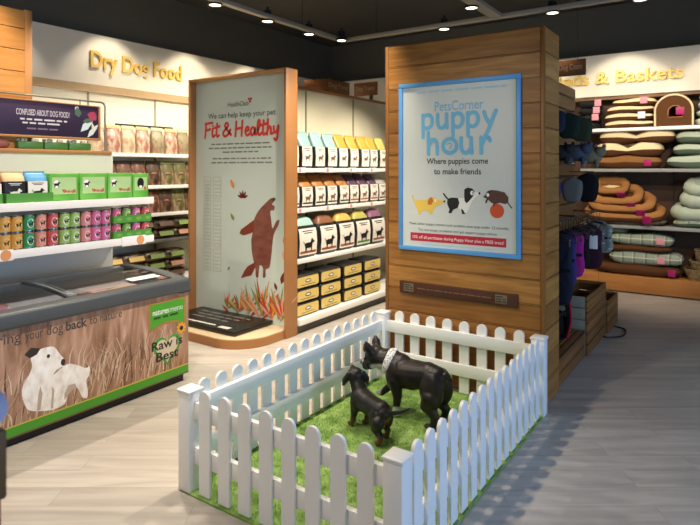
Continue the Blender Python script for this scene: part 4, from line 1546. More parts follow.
def heart(s):
    pts = []
    for k in range(40):
        t = 2 * PI * k / 40
        pts.append((hcx + s * 16 * math.sin(t) ** 3 / 17, hcz + s * (13 * math.cos(t) - 5 * math.cos(2 * t) - 2 * math.cos(3 * t) - math.cos(4 * t)) / 17))
    return pts
mb.poly(heart(.155), Q, .0012)
mb.mi(1).poly(heart(.125), Q, .0018)
mb.mi(2).text('Raw is', Q, 3.055, 3.375, .355, .075, .016, .003)
mb.text('Best', Q, 3.10, 3.33, .255, .075, .016, .003)
mb.mi(3)
for k in range(9):
    a = k * 2 * PI / 9
    mb.disc((3.365 + .035 * math.cos(a), .488 + .035 * math.sin(a)), .02, .012, Q, .0019, 10, a)
mb.mi(2).disc((3.365, .488), .020, .020, Q, .0030)
mb.build('printed_heart', [mat('print_heart_green', '#3f9a3a', .45), mat('print_heart_pale', '#cfc0a4', .45), mat('print_darkbrown', '#2e2521', .45), mat('print_petal', '#e0a236', .45)], G0)
m_rim = mat('freezer_rim', '#4a4e50', .4)
mb = MB()
mb.box(FX1 - .13, FY0 - .01, .805, FX1 + .035, FY1 + .01, .925, .03, 3)
mb.box(FX0 - .02, FY0 - .01, .84, FX0 + .09, FY1 + .01, .965, .02, 3)
def side_rim(y0, y1):
    N = 10
    rings = []
    for k in range(N + 1):
        f = k / N
        x = FX0 + (FX1 + .02 - FX0) * f
        z = .965 - .045 * f + .022 * math.sin(PI * f)
        rings.append([(x, y0, .80), (x, y1, .80), (x, y1, z - .01), (x, y1 - .012, z), (x, y0 + .012, z), (x, y0, z - .01)])
    mb.rings(rings)
side_rim(FY1 - .11, FY1 + .01)
side_rim(FY0 - .01, FY0 + .10)
mb.build('rim', m_rim, frz)
gx0, gx1 = FX0 + .06, FX1 - .10
def lid(y0, y1, dz):
    mb = MB()
    N = 8
    rings = []
    for k in range(N + 1):
        f = k / N
        x = gx0 + (gx1 - gx0) * f
        z = .955 - .035 * f + .018 * math.sin(PI * f) + dz
        rings.append([(x, y0, z), (x, y1, z)])
    mb.rings(rings, False, False, False)
    g = mb.build('glass_lid', glass_mat(), frz)
    for y in (y0, y1):
        m = MB()
        m.tube([(gx0 + (gx1 - gx0) * k / 8, y, .955 - .035 * k / 8 + .018 * math.sin(PI * k / 8) + dz) for k in range(9)], .010, 6)
        m.build('lid_edge', mat('lid_edge', '#8f9496', .3, metal=.6) if y == (y0 if dz else y1) else m_rim, g)
lid(FY0 + .10, 2.46, 0)
lid(2.40, FY1 - .12, .012)
st = MB()
st.xf = Matrix.Translation((-4.30, 3.12, .952)) @ Matrix.Rotation(.05, 4, 'Y')
st.box(-.05, -.15, 0, .05, .13, .004)
st.build('white_label', M_price, frz)
for i, (x, y, z, c, n, s) in enumerate(((-4.62, 1.95, .66, '#7a4a86', 'purple', (.30, .46)), (-4.38, 2.12, .62, '#c7b0a0', 'pinkish', (.22, .34)), (-4.40, 2.60, .60, '#b9c0c4', 'pale grey', (.26, .34)),
                                        (-4.70, 3.05, .66, '#b0866e', 'pale brown', (.36, .44)), (-4.55, 2.62, .50, '#8d7f90', 'mauve', (.30, .30)), (-4.34, 3.0, .56, '#a9b2b2', 'silver', (.28, .30)))):
    h = .16
    zb = .35 + (.0 if i % 2 else .0)
    mb = MB().box(x - s[0] / 2, y - s[1] / 2, zb, x + s[0] / 2, y + s[1] / 2, z + .18, .02)
    o = mb.build('frozen_pack', ramp_mat('frozen' + n, [(.3, c), (.7, tuple(min(1, int(c[k:k + 2], 16) / 255 * 1.25) for k in (1, 3, 5)))], (8, 8, 8), .4, 3))
    tag(o, f'{n} frozen food pack under the glass of the chest freezer', 'frozen food')
# ------------------------------------------------------------------ beds wall
bw = thing('bed_shelving', (0.2, 10.0, 0), 'brown-backed wall shelving of dog beds under the Beds & Baskets lettering', 'shelving')
m_bback = mat('brown_back_panel', '#4b3422', .55, var=.2, bscale=6)
MB().box(-3.2, 10.20, .1, 3.9, 10.25, 3.02).build('back_panel', m_bback, bw)
m_pl = plank_mat('plinth_oak', '#b5773c', '#c08246', '#8e5a29', .6, 3, 'x', 'z', .45, .003, grain=(2.5, 20), contrast=.45)
MB().box(-3.2, 9.65, .02, 3.9, 10.2, .265, .004).build('plinth', m_pl, bw)
for zt, m, yf in ((2.535, M_metalwhite, 9.66), (1.905, mat('grey_lip', '#9a9a92', .35, .5), 9.68), (1.035, mat('grey_lip', '#9a9a92', .35, .5), 9.68)):
    s_ = MB().box(-2.12, yf, zt - .05, 3.9, 10.2, zt, .004).build('shelf', m, bw)
for x in (-2.6, -.85, .9, 2.6):
    MB().box(x - .012, 10.185, .2, x + .012, 10.20, 3.0).build('slotted_upright', M_dark, bw)

m_pbrown = mat('plush_brown', '#5b3a22', .9, .1, bump=.6, bscale=90, var=.25)
m_pcream = mat('plush_cream', '#e6cfa2', .9, .1, bump=.6, bscale=90, var=.12)
m_ptan2 = mat('plush_mid_brown', '#8a6038', .9, .1, bump=.6, bscale=90, var=.2)
m_ptan = mat('plush_tan', '#a3703f', .9, .1, bump=.6, bscale=90, var=.15)
m_pgreen = mat('plush_sage', '#afb8a2', .9, .1, bump=.6, bscale=90, var=.12)
m_pgreend = mat('plush_sage_dark', '#5d6a58', .9, .1, bump=.6, bscale=90, var=.12)
m_pblack = mat('plush_black', '#1d1b1a', .85, .2, bump=.5, bscale=70)


def tartan(name, base, l1, l2):
    if name in MATS: return MATS[name]
    m = bpy.data.materials.new(name)
    m.use_nodes = True
    nt = m.node_tree
    b = nt.nodes['Principled BSDF']
    b.inputs['Roughness'].default_value = .9
    tc = nt.nodes.new('ShaderNodeTexCoord')
    sp = nt.nodes.new('ShaderNodeSeparateXYZ')
    nt.links.new(tc.outputs['Object'], sp.inputs[0])
    prev = None
    for ax, per, wd, c in ((0, .16, .26, l1), (1, .16, .26, l1), (0, .16, .07, l2), (1, .16, .07, l2), (2, .10, .12, l2)):
        mu = nt.nodes.new('ShaderNodeMath'); mu.operation = 'MULTIPLY'; mu.inputs[1].default_value = 1 / per
        nt.links.new(sp.outputs[ax], mu.inputs[0])
        fr = nt.nodes.new('ShaderNodeMath'); fr.operation = 'FRACT'
        nt.links.new(mu.outputs[0], fr.inputs[0])
        lt = nt.nodes.new('ShaderNodeMath'); lt.operation = 'LESS_THAN'; lt.inputs[1].default_value = wd
        nt.links.new(fr.outputs[0], lt.inputs[0])
        hf = nt.nodes.new('ShaderNodeMath'); hf.operation = 'MULTIPLY'; hf.inputs[1].default_value = .6
        nt.links.new(lt.outputs[0], hf.inputs[0])
        mx = nt.nodes.new('ShaderNodeMix'); mx.data_type = 'RGBA'
        nt.links.new(hf.outputs[0], mx.inputs['Factor'])
        if prev is None: mx.inputs['A'].default_value = lin(base)
        else: nt.links.new(prev, mx.inputs['A'])
        mx.inputs['B'].default_value = lin(c)
        prev = mx.outputs['Result']
    nt.links.new(prev, b.inputs['Base Color'])
    MATS[name] = m
    return m


m_tart = tartan('tartan_sage', '#8f9a86', '#56614f', '#e3dcc0')


def cushion(name, x0, x1, z0, z1, mt, mbm, label, cat='cushion', yc=9.92, dep=.46, lobes=False, ticket=None, tx=None, group=None, rot=0):
    t = thing(name, ((x0 + x1) / 2, yc, z0), label, cat, group)
    w, T = x1 - x0, z1 - z0
    out = [(y, x) for x, y in superell(w / 2, dep / 2, 4.5, 40)]
    fn = None
    if lobes:
        def fn(X, Y, Z):
            g = math.exp(-(X / .10) ** 2)
            return X, Y * (1 - .10 * g), (Z * 1.08 - .012) * (1 - .62 * g) - .03 * g
    else:
        ph = (x0 * 7) % 3
        def fn(X, Y, Z):
            return X, Y, Z * (1 + .10 * math.sin(X * 8 + ph)) + .006 * math.sin(X * 13 + ph)
    mb = puff_mb(MB(), out, T, (Vector((0, 0, T / 2)), Vector((1, 0, 0)), Vector((0, 1, 0)), Vector((0, 0, 1))), 0, (0, 1), fn=fn)
    mb.build('cover', [mt, mbm], t, False, 180)
    if ticket:
        tx = (x1 - .16 if tx is None else tx) - (x0 + x1) / 2
        m = MB().box(tx - .05, -dep / 2 - .012, T * .2, tx + .05, -dep / 2 - .006, T * .2 + .10, .001)
        m.build('hang_tag', ticket, t, False)
    return t


# top shelf
for k in range(4):
    cushion('folded_cushion', -2.16, -1.86, 2.537 + k * .112, 2.537 + (k + 1) * .112, m_pblack, m_pblack,
            f'pink-tagged black cushion, {["bottom", "second from bottom", "second from top", "top"][k]} of black stack on upper bed shelf',
            ticket=M_pink if k else None, tx=-1.92 + .02 * k, group='black stack on the upper bed shelf')
for k, (x0, x1) in enumerate(((-1.78, -1.07), (-1.78, -1.08), (-1.75, -1.07), (-1.67, -1.05))):
    cushion('flat_cushion', x0, x1, 2.537 + k * .112, 2.537 + (k + 1) * .112, m_pcream, m_pbrown,
            f'flat cream dog cushion, {["bottom", "second from bottom", "second from top", "top"][k]} of stack beside cave bed', 'dog cushion',
            ticket=(None, M_price, None, M_pink)[k], group='flat cream cushions')
cv = thing('cave_bed', (-.815, 9.9, 2.536), 'brown plush arched cave bed with cream piping on the upper bed shelf', 'pet bed')
def arch(hw, h, n=14):
    pts = [(-hw, 0.0), (-hw, h - hw * .95)]
    for k in range(1, n):
        a = PI - PI * k / n
        pts.append((hw * math.cos(a), h - hw * .95 + hw * .95 * math.sin(a)))
    return pts + [(hw, h - hw * .95), (hw, 0.0)]
A, H_ = arch(.245, .455), [(p[0], p[1]) for p in arch(.092, .17)]
H_ = [(x + .02, z + .13) for x, z in H_]
mb = MB()
N = len(A)
yf, yb = 9.70, 10.12
vs = [(-.815 + x, yf, 2.537 + z) for x, z in A] + [(-.815 + x, yf, 2.537 + z) for x, z in H_] + [(-.815 + x * .98, yb, 2.537 + z * .98) for x, z in A] + [(-.815 + x, yb - .03, 2.537 + z) for x, z in H_]
fs = []
for i in range(N):
    j = (i + 1) % N
    fs += [(i, j, N + j, N + i), (i, 2 * N + i, 2 * N + j, j), (N + i, N + j, 3 * N + j, 3 * N + i)]
fs += [tuple(2 * N + i for i in range(N)), tuple(3 * N + i for i in range(N))[::-1]]
mb.add(vs, fs)
mb.build('shell', m_pbrown, cv)
MB().tube([(-.815 + x, yf, 2.537 + z + .008) for x, z in A], .014, 8).build('piping', m_pcream, cv)
MB().tube([(-.815 + x, yf, 2.537 + z) for x, z in H_], .008, 6, True).build('opening_trim', m_ptan, cv)
MB().box(-.815 + .03, yf - .012, 2.70, -.815 + .14, yf - .004, 2.81, .001).build('hang_tag', M_magenta, cv)
for k in range(4):
    cushion('rolled_cushion', -.56 + .02 * k, .25, 2.537 + k * .118, 2.537 + (k + 1) * .118, m_pgreen, m_pgreen,
            f'pale sage cushion, {["bottom", "second from bottom", "second from top", "top"][k]} of stack right of cave bed', 'dog cushion', group='sage stack on the upper bed shelf')
# middle shelf
cushion('plush_cushion', -1.94, -.98, 1.907, 2.10, m_ptan2, m_pbrown, 'brown plush cushion at the bottom of the pile on the middle bed shelf', 'dog cushion', ticket=M_magenta, tx=-1.16)
cushion('plush_cushion', -1.92, -.96, 2.10, 2.32, m_pcream, m_pbrown, 'cream two-lobed plush cushion, second in the pile on the middle bed shelf', 'dog cushion', lobes=True)
cushion('plush_cushion', -1.86, -.80, 2.31, 2.50, m_pcream, m_pbrown, 'cream two-lobed plush cushion topmost on the middle bed shelf', 'dog cushion', lobes=True)
for k, (x0, z0, z1) in enumerate(((-.92, 1.907, 2.10), (-.84, 2.10, 2.27), (-.80, 2.27, 2.46))):
    cushion('plush_cushion', x0, .3, z0, z1, m_pgreen, m_pgreend, f'sage green cushion, {["bottom", "middle", "top"][k]} of pile at right end of middle bed shelf', 'dog cushion')
# third shelf: bolster beds nested in one another
def bolster(xc, zc, w, d, r, tilt, mo, mi_, mfl, label, tag_m=None, yc=9.86, tx=None, low=.35):
    t = thing('bolster_bed', (xc, yc, zc), label, 'dog bed')
    t.rotation_euler = (R(tilt), 0, 0)
    path = [(y, x) for x, y in superell(w / 2 - r, d / 2 - r, 3.2, 48)]
    rings = []
    n = 14
    mb = MB()
    N = len(path)
    for i in range(N):
        a, b = Vector(path[i - 1]), Vector(path[(i + 1) % N])
        tn = (b - a).normalized()
        nrm = Vector((tn.y, -tn.x))
        p = Vector(path[i])
        if nrm.dot(p) < 0: nrm = -nrm
        rr = r * (1 + .06 * math.sin(i * 1.3))
        # lower lip at the front
        front = max(0, -p.y / (d / 2)) * max(0, 1 - abs(p.x) / (w * .33))
        rr *= 1 - low * front
        rings.append([(p.x + nrm.x * rr * math.cos(k * 2 * PI / n), p.y + nrm.y * rr * math.cos(k * 2 * PI / n), r * .95 + rr * math.sin(k * 2 * PI / n)) for k in range(n)])
    rings.append(rings[0])
    mb.rings(rings, True, False, False)
    for i in range(N):
        for k in range(n):
            ang = (k + .5) * 2 * PI / n
            mb.m[i * n + k] = 1 if (math.cos(ang - PI * .72) > -.05) else 0  # inner and upper tube takes the second colour, a painted highlight on brown beds
    mb.build('bolster', [mo, mi_], t, False, 180)
    out = [(x * .9, y * .9) for x, y in path]
    puff_mb(MB(), out, r * .8, (Vector((0, 0, r * .5)), Vector((1, 0, 0)), Vector((0, 1, 0)), Vector((0, 0, 1)))).build('base_cushion', mfl, t, False, 180)
    if tag_m:
        tx = w * .3 if tx is None else tx
        MB().box(tx - .06, -d / 2 - .02, r * .5, tx + .06, -d / 2 - .012, r * .5 + .13, .001).build('hang_tag', tag_m, t, False)
    return t


m_tartd = tartan('tartan_brown', '#5d5040', '#3d3428', '#9a8a6a')
cushion('tartan_pad', -2.10, -.92, 1.037, 1.14, m_tartd, m_tartd, 'dark tartan pad under the nested brown beds on the third bed shelf', 'dog cushion', dep=.48)
bolster(-1.51, 1.15, 1.17, .60, .085, 22, m_pbrown, m_ptan, m_pbrown, 'largest brown bolster bed at the bottom of the nested brown beds', M_magenta, 9.92)
bolster(-1.54, 1.31, .98, .54, .085, 36, m_pbrown, m_ptan, m_pbrown, 'second largest brown bolster bed nested in the brown pile', M_magenta, 9.90)
bolster(-1.62, 1.44, .80, .46, .080, 46, m_pbrown, m_ptan, m_pbrown, 'third brown bolster bed nested higher in the brown pile', M_magenta, 9.90)
bolster(-1.70, 1.58, .56, .36, .075, 50, m_pbrown, m_ptan, m_pcream, 'smallest brown bolster bed with a cream inside on top of the brown pile', M_magenta, 9.92)
cushion('tartan_pad', -.84, .5, 1.037, 1.16, m_tart, m_pgreend, 'sage tartan pad under the nested sage beds at the right of the third bed shelf', 'dog cushion', dep=.48)
bolster(-.27, 1.18, 1.20, .56, .10, 14, m_pgreen, m_pgreen, m_tart, 'largest sage bolster bed at the bottom of the nested sage beds', None, 9.92)
bolster(-.25, 1.38, 1.00, .48, .10, 24, m_pgreen, m_pgreen, m_pgreend, 'middle sage bolster bed in the nested sage beds', None, 9.90)
bolster(-.30, 1.56, .80, .42, .095, 30, m_pgreen, m_pgreen, m_pgreend, 'topmost sage bolster bed of the nested sage beds', None, 9.90)
# on the plinth
cushion('tartan_cushion', -1.92, -.73, .267, .44, m_pbrown, m_pbrown, 'brown flat cushion at the bottom of the low pile on the oak plinth', 'dog cushion', ticket=M_magenta, tx=-.84)
cushion('tartan_cushion', -1.72, -.70, .44, .63, m_tart, m_tart, 'lower sage tartan cushion of the low pile on the oak plinth', 'dog cushion', ticket=M_pink, tx=-.98)
cushion('tartan_cushion', -1.78, -.84, .63, .73, m_pbrown, m_pbrown, 'thin brown cushion between two tartan cushions on the oak plinth', 'dog cushion')
cushion('tartan_cushion', -1.70, -.82, .73, .90, m_tart, m_tart, 'upper sage tartan cushion on top of the low pile on oak plinth', 'dog cushion', ticket=M_pink, tx=-.99)
cushion('tartan_cushion', -2.05, -1.45, .90, 1.0, m_pgreend, m_pgreend, 'dark grey-green cushion lying on the upper tartan cushion of the low pile', 'dog cushion', dep=.40)
m_wick = ramp_mat('wicker', [(.3, '#5d4a30'), (.5, '#8d7650'), (.7, '#b09868')], (30, 30, 60), .7, 3, 1.0)
for k, (w, nm) in enumerate(((.74, 'largest'), (.62, 'middle'), (.50, 'smallest'))):
    t = thing('wicker_basket', (-.28, 9.94, .267 + k * .125), f'{nm} wicker dog basket of the stepped stack on the plinth at the right edge', 'basket', 'wicker baskets on the plinth')
    mb = MB()
    hh = .16 if k < 2 else .20
    for j in range(7):
        z = .01 + j * hh / 7
        s_ = 1 + .02 * j
        mb.tube([(y * s_, x * s_, z) for x, y in superell(w / 2, w * .32, 2.6, 36)], .0125, 6, True)
    mb.build('woven_wall', m_wick, t, False)
    m = MB()
    m.poly([(y, x) for x, y in superell(w / 2, w * .32, 2.6, 36)], (Vector((0, 0, 0)), Vector((1, 0, 0)), Vector((0, 1, 0)), Vector((0, 0, 1))), 0, .012)
    m.build('floor', m_wick, t, False)

# ------------------------------------------------------------------ clothing gondola behind the column
cg = thing('clothing_gondola', (-1.9, 6.1, 0), 'slatted timber clothing gondola behind the poster column', 'shelving')
mb = MB()
z = .02
while z < 2.82:
    mb.box(-1.66, 5.08, z, -1.60, 7.05, min(z + .140, 2.83), .004, 1)
    z += .15
mb.build('slatwall', M_slat, cg)
MB().box(-2.5, 5.08, 0, -1.66, 7.02, 2.80).build('core', M_dark, cg)
m_deck = plank_mat('deck_boards', '#8a5c30', '#a06e3a', '#5f3c1c', .10, 4, 'y', 'x', .5, .006, grain=(2, 26), contrast=.6)
mb = MB()
for k in range(4):
    x = -1.60 + k * .078
    mb.box(x, 5.05, .24, x + .068, 6.12, .27, .003)
mb.build('deck_slats', m_deck, cg)
M_crate = plank_mat('crate_slats', '#8a5c30', '#a8743f', '#5f3c1c', .11, 4, 'y', 'z', .5, .006, grain=(2, 26), contrast=.6)
mb = MB()
for zz in (.012, .128):
    mb.box(-1.325, 5.05, zz, -1.30, 6.12, zz + .108, .003)
mb.box(-1.60, 5.05, .0, -1.325, 6.12, .235)
mb.build('deck_front', M_crate, cg)
def crate(y0, y1, x0, x1, h, n, label):
    t = thing('slatted_crate', ((x0 + x1) / 2, (y0 + y1) / 2, 0), label, 'crate')
    hh = h / n
    mb = MB()
    for k in range(n):
        mb.box(x1 - .022, y0, k * hh + .004, x1, y1, (k + 1) * hh - .004, .003)
    mb.build('front_slats', M_crate, t)
    mb = MB()
    for k in range(n):
        mb.box(x0, y0, k * hh + .004, x1 - .024, y0 + .02, (k + 1) * hh - .004, .003)
    mb.build('end_slats', mat('crate_end', '#8d8a78', .5, var=.15, bscale=12), t)
    mb = MB()
    for k in range(n):
        mb.box(x0, y1 - .02, k * hh + .004, x1 - .024, y1, (k + 1) * hh - .004, .003)
    mb.build('end_slats', M_crate, t)
    MB().box(x0, y0 + .02, .03, x0 + .02, y1 - .02, h, .003).build('back_panel', M_crate, t)
    MB().box(x0 + .02, y0 + .02, .01, x1 - .024, y1 - .02, h * .5).build('base', m_deck, t)
    return t
crate(6.16, 7.12, -1.59, -1.28, .60, 5, 'taller slatted wooden crate on the floor beside the hanging dog coats')
crate(7.14, 7.78, -1.60, -1.26, .37, 3, 'lower slatted wooden crate on the floor at the far end of the clothing gondola')

# rail with hangers and dog coats
rl = thing('garment_rail', (-1.36, 6.2, 1.42), 'dark metal garment rail carrying dog coats on the clothing gondola', 'rail')
MB().cyl((-1.36, 5.2, 1.42), (-1.36, 7.0, 1.42), .010, n=10).build('bar', M_dark, rl)
for y in (5.3, 6.1, 6.95):
    MB().cyl((-1.61, y, 1.42), (-1.36, y, 1.42), .008, n=8).build('arm', M_dark, rl)

def make_coat(w, h, m, m2, panel=None, tagm=None):
    """quilted dog coat on a hanger; facing -y, hanger hook at z=0"""
    t = empty('dog_coat')
    zt = -.11
    half = [(.06, zt), (.30 * w + .04, zt - .03), (w * .5, zt - .16 * h), (w * .47, zt - .45 * h), (w * .52, zt - .75 * h), (w * .40, zt - .95 * h), (w * .12, zt - h)]
    out = half + [(-x, z) for x, z in reversed(half)]
    out = [(p.x, p.y) for p in catmull([(x, z, 0) for x, z in out], 3, True)]
    fr = (Vector((0, 0, 0)), Vector((1, 0, 0)), Vector((0, 0, 1)), Vector((0, -1, 0)))
    def fn(X, Y, Z): return X, Y, Z * (1 + .18 * math.sin(Y * 60))
    puff_mb(MB(), out, .07, fr, fn=fn).build('body', m, t, False, 180)
    mb = MB()
    mb.tube([(.055 * math.cos(a), -.03 * math.sin(a) , zt + .005 + .012 * math.sin(a)) for a in [k * PI / 8 for k in range(16)]], .016, 8, True)
    mb.build('collar', m2, t, False)
    mb = MB()
    mb.tube([(-w * .46, -.042, zt - .48 * h), (0, -.052, zt - .50 * h), (w * .46, -.042, zt - .48 * h)], .013, 8, squash=.4)
    mb.build('strap', m2, t, False)
    if panel:
        mb = MB()
        mb.box(-w * .16, -.056, zt - .42 * h, w * .10, -.044, zt - .12 * h, .004)
        mb.build('chest_panel', panel, t, False)
    if tagm:
        MB().box(.01, -.064, zt - .50 * h, .10, -.058, zt - .18 * h, .001).build('hang_tag', tagm, t, False)
    hook = [(0, 0, -.10), (0, 0, -.03)] + [(0, .022 * math.sin(a) - 0, .0 + .022 * (1 - math.cos(a)) - .03) for a in [k * PI / 6 for k in range(1, 8)]]
    mb = MB()
    mb.tube([(x, y, z) for x, y, z in hook], .004, 6)
    mb.tube([(-w * .42, 0, zt - .01), (0, 0, -.095), (w * .42, 0, zt - .01)], .006, 6)
    mb.build('hanger', M_chrome, t, False)
    return t


fab = lambda n, c, v=.15: mat('fabric_' + n, c, .8, .25, bump=.3, bscale=120, var=v)
f_navy, f_mag, f_mar, f_blk, f_red, f_gry, f_vio = fab('navy', '#1e2030'), fab('magenta', '#a4237f'), fab('maroon', '#3a1a2a'), fab('black', '#17161a'), fab('red', '#a82434'), fab('grey', '#6d6c66'), fab('violet', '#39326e')
m_tartg = tartan('tartan_grey', '#6f6f68', '#3c3d3a', '#c9c6b8')
coats = [(5.36, .24, .62, f_navy, f_blk, None, None, 'long navy quilted dog coat, nearest on the garment rail'),
         (5.60, .20, .50, f_vio, f_blk, None, None, 'violet dog coat behind the long navy coat on the garment rail'),
         (5.80, .25, .44, f_mag, f_blk, fab('bright_magenta', '#c23a96'), None, 'bright magenta dog coat with a black strap on the garment rail'),
         (6.12, .22, .40, f_blk, f_mar, None, None, 'black dog coat behind the magenta coat on the garment rail'),
         (6.40, .27, .44, f_mar, f_blk, None, M_price, 'dark maroon dog coat with a white tag on the garment rail'),
         (6.62, .24, .30, m_tartg, f_gry, None, None, 'grey checked dog coat behind the maroon coat on the garment rail'),
         (6.80, .26, .30, f_gry, f_blk, None, None, 'plain grey dog coat near the far end of the garment rail'),
         (6.96, .28, .34, m_tart, f_gry, None, None, 'sage tartan dog coat at the far end of the garment rail')]
for y, w, h, a, b, c, d, lab in coats:
    t = make_coat(w, h, a, b, c, d)
    t.location = (-1.36 if y < 6.3 else -1.32, y, 1.40)
    tag(t, lab, 'dog coat')
for i, y in enumerate((5.25, 5.48, 5.70, 5.92, 6.02, 6.22, 6.30, 6.50, 6.55, 6.71)):
    def mk():
        t = empty('empty_hanger')
        mb = MB()
        mb.tube([(0, 0, -.09), (0, 0, -.03)] + [(0, .022 * math.sin(a), .022 * (1 - math.cos(a)) - .03) for a in [k * PI / 6 for k in range(1, 8)]], .004, 6)
        mb.build('hook', M_chrome, t, False)
        mb = MB()
        mb.tube([(-.13, 0, -.14), (0, 0, -.088), (.13, 0, -.14)], .007, 6)
        mb.tube([(-.13, 0, -.14), (-.05, 0, -.15), (.05, 0, -.15), (.13, 0, -.14)], .005, 6)
        for sgn in (-1, 1):
            mb.tube([(sgn * .12, 0, -.14), (sgn * .12, -.005, -.20)], .008, 6)
        mb.build('shoulders', M_chrome, t, False)
        return t
    spawn('hanger', mk, (-1.36, y, 1.415), 'chrome hanger between the dog coats on the garment rail', 'hanger', 'chrome hangers on the garment rail')
# harness hanging low
hn = thing('dog_harness', (-1.42, 5.55, .62), 'black dog harness with red trim hanging below the coats beside the column', 'harness')
mb = MB()
mb.tube(catmull([(-1.50, 5.55, .60), (-1.47, 5.50, .72), (-1.40, 5.48, .76), (-1.33, 5.50, .70), (-1.32, 5.53, .50), (-1.36, 5.55, .34), (-1.46, 5.55, .33), (-1.51, 5.55, .46)], 5, True), .022, 8, True)
mb.tube([(-1.50, 5.54, .56), (-1.40, 5.46, .54), (-1.32, 5.53, .58)], .022, 8)
mb.sphere((-1.42, 5.56, .45), (.085, .045, .13), 16, 10)
mb.build('webbing', f_blk, hn)
MB().tube(catmull([(-1.30, 5.50, .68), (-1.29, 5.51, .50), (-1.33, 5.53, .33)], 6), .012, 8).build('red_trim', f_red, hn)
MB().cyl((-1.60, 5.52, .80), (-1.38, 5.48, .78), .006, n=8).build('hook', M_chrome, hn)
# things on the upper hooks of the slatwall
def knit(x, y, z, w, h, m, label):
    t = thing('dog_jumper', (x, y, z), label, 'dog jumper')
    half = [(.25 * w, 0), (.5 * w, -.15 * h), (.48 * w, -.7 * h), (.3 * w, -h), (0, -1.02 * h)]
    out = [(0, .02)] + half + [(-a, b) for a, b in reversed(half[:-1])]
    puff_mb(MB(), [(p.x, p.y) for p in catmull([(a, b, 0) for a, b in out], 3, True)], .09, (Vector((x, y, z)), Vector((1, 0, 0)), Vector((0, 0, 1)), Vector((0, -1, 0)))).build('body', m, t, True, 180)
    MB().tube([(x + .03 * math.cos(k * PI / 6), y - .03 * math.sin(k * PI / 6), z - .005) for k in range(12)], .014, 8, True).build('collar', m, t)
    MB().cyl((-1.61, y, z + .03), (x + .06, y, z + .03), .006, n=8).build('peg', M_chrome, t)
knit(-1.50, 5.75, 2.47, .20, .22, fab('blue', '#22263a'), 'navy blue knitted dog jumper on a high peg of the slatwall')
knit(-1.46, 6.15, 2.46, .22, .24, fab('bottle', '#1e2f24'), 'dark green knitted dog jumper on a high peg of the slatwall')
knit(-1.44, 6.62, 2.45, .22, .24, fab('moss', '#37412e'), 'moss green knitted dog jumper at the far end of the high pegs')
knit(-1.50, 5.62, 1.80, .18, .20, f_vio, 'bright violet knitted dog jumper on a low peg of the slatwall')
knit(-1.44, 6.20, 1.80, .20, .24, f_gry, 'grey knitted dog jumper on a low peg of the slatwall')
knit(-1.40, 6.75, 1.84, .22, .30, f_blk, 'black knitted dog jumper on a low peg of the slatwall')
def toy(x, y, z, s, m, label):
    t = thing('plush_toy', (x, y, z), label, 'toy')
    mb = MB()
    mb.sphere((x, y, z), (s, s * .8, s * .8), 18, 12)
    mb.sphere((x + s * .8, y - s * .3, z + s * .35), (s * .55, s * .5, s * .5), 16, 10)
    for q in (-1, 1):
        mb.sphere((x + s * .8 + q * s * .35, y - s * .3, z + s * .8), (s * .18, s * .12, s * .28), 10, 8)
        mb.capsule((x + q * s * .5, y - s * .4, z - s * .5), (x + q * s * .6, y - s * .7, z - s * .9), s * .24, s * .2)
    mb.build('body', m, t, True, 180)
    MB().cyl((-1.61, y, z + .0), (x, y, z), .006, n=8).build('peg', M_chrome, t)
toy(-1.46, 5.86, 2.06, .10, fab('charcoal', '#2b2a2a'), 'charcoal plush toy on a middle peg beside the column')
toy(-1.42, 6.36, 2.07, .115, fab('bluegrey', '#4a5362'), 'blue-grey plush toy on a middle peg of the slatwall')
toy(-1.38, 6.84, 2.05, .12, fab('beige', '#8a8064'), 'beige plush toy at the far end of the middle pegs')
crate_sign('hanging_sign', -1.96, 7.58, -1.60, 7.62, 3.085, 3.285, 'Dog Coats', '-y', 'dark brown category sign hanging above the clothing gondola')
MB().cyl((-1.70, 7.60, 3.285), (-1.70, 7.60, 4.60), .004, n=6).build('hanging_wire', M_dark, [o for o in bpy.data.objects if o.get('label', '').startswith('dark brown category sign')][0])
cb = MB()
cb.tube(catmull([(-1.26, 7.50, .008), (-1.12, 7.40, .008), (-1.10, 7.12, .008), (-1.20, 6.98, .008), (-1.28, 6.95, .008)], 6), .009, 8)
tag(cb.build('power_cable', M_black), 'black cable looping on the floor beside the slatted crates', 'cable')

# ------------------------------------------------------------------ near left: edge of a display bin with a ball
bn = thing('display_bin', (-1.9, .5, 0), 'brown display bin cut off by the left edge close to the camera', 'display bin')
MB().box(-2.12, .22, 0, -1.70, .775, .98, .01).build('lower_panel', mat('bin_red', '#9c4526', .5), bn)
MB().box(-2.13, .21, .98, -1.69, .785, 1.175, .01).build('upper_panel', mat('bin_brown', '#6b4e2c', .5, var=.2, bscale=8), bn)
bl = MB().sphere((-1.733, .742, 1.175 + .057), .058, 24, 16)
tag(bl.build('toy_ball', mat('ball_blue', '#b0b6d4', .5)), 'pale blue ball on the brown display bin at the left edge', 'ball')
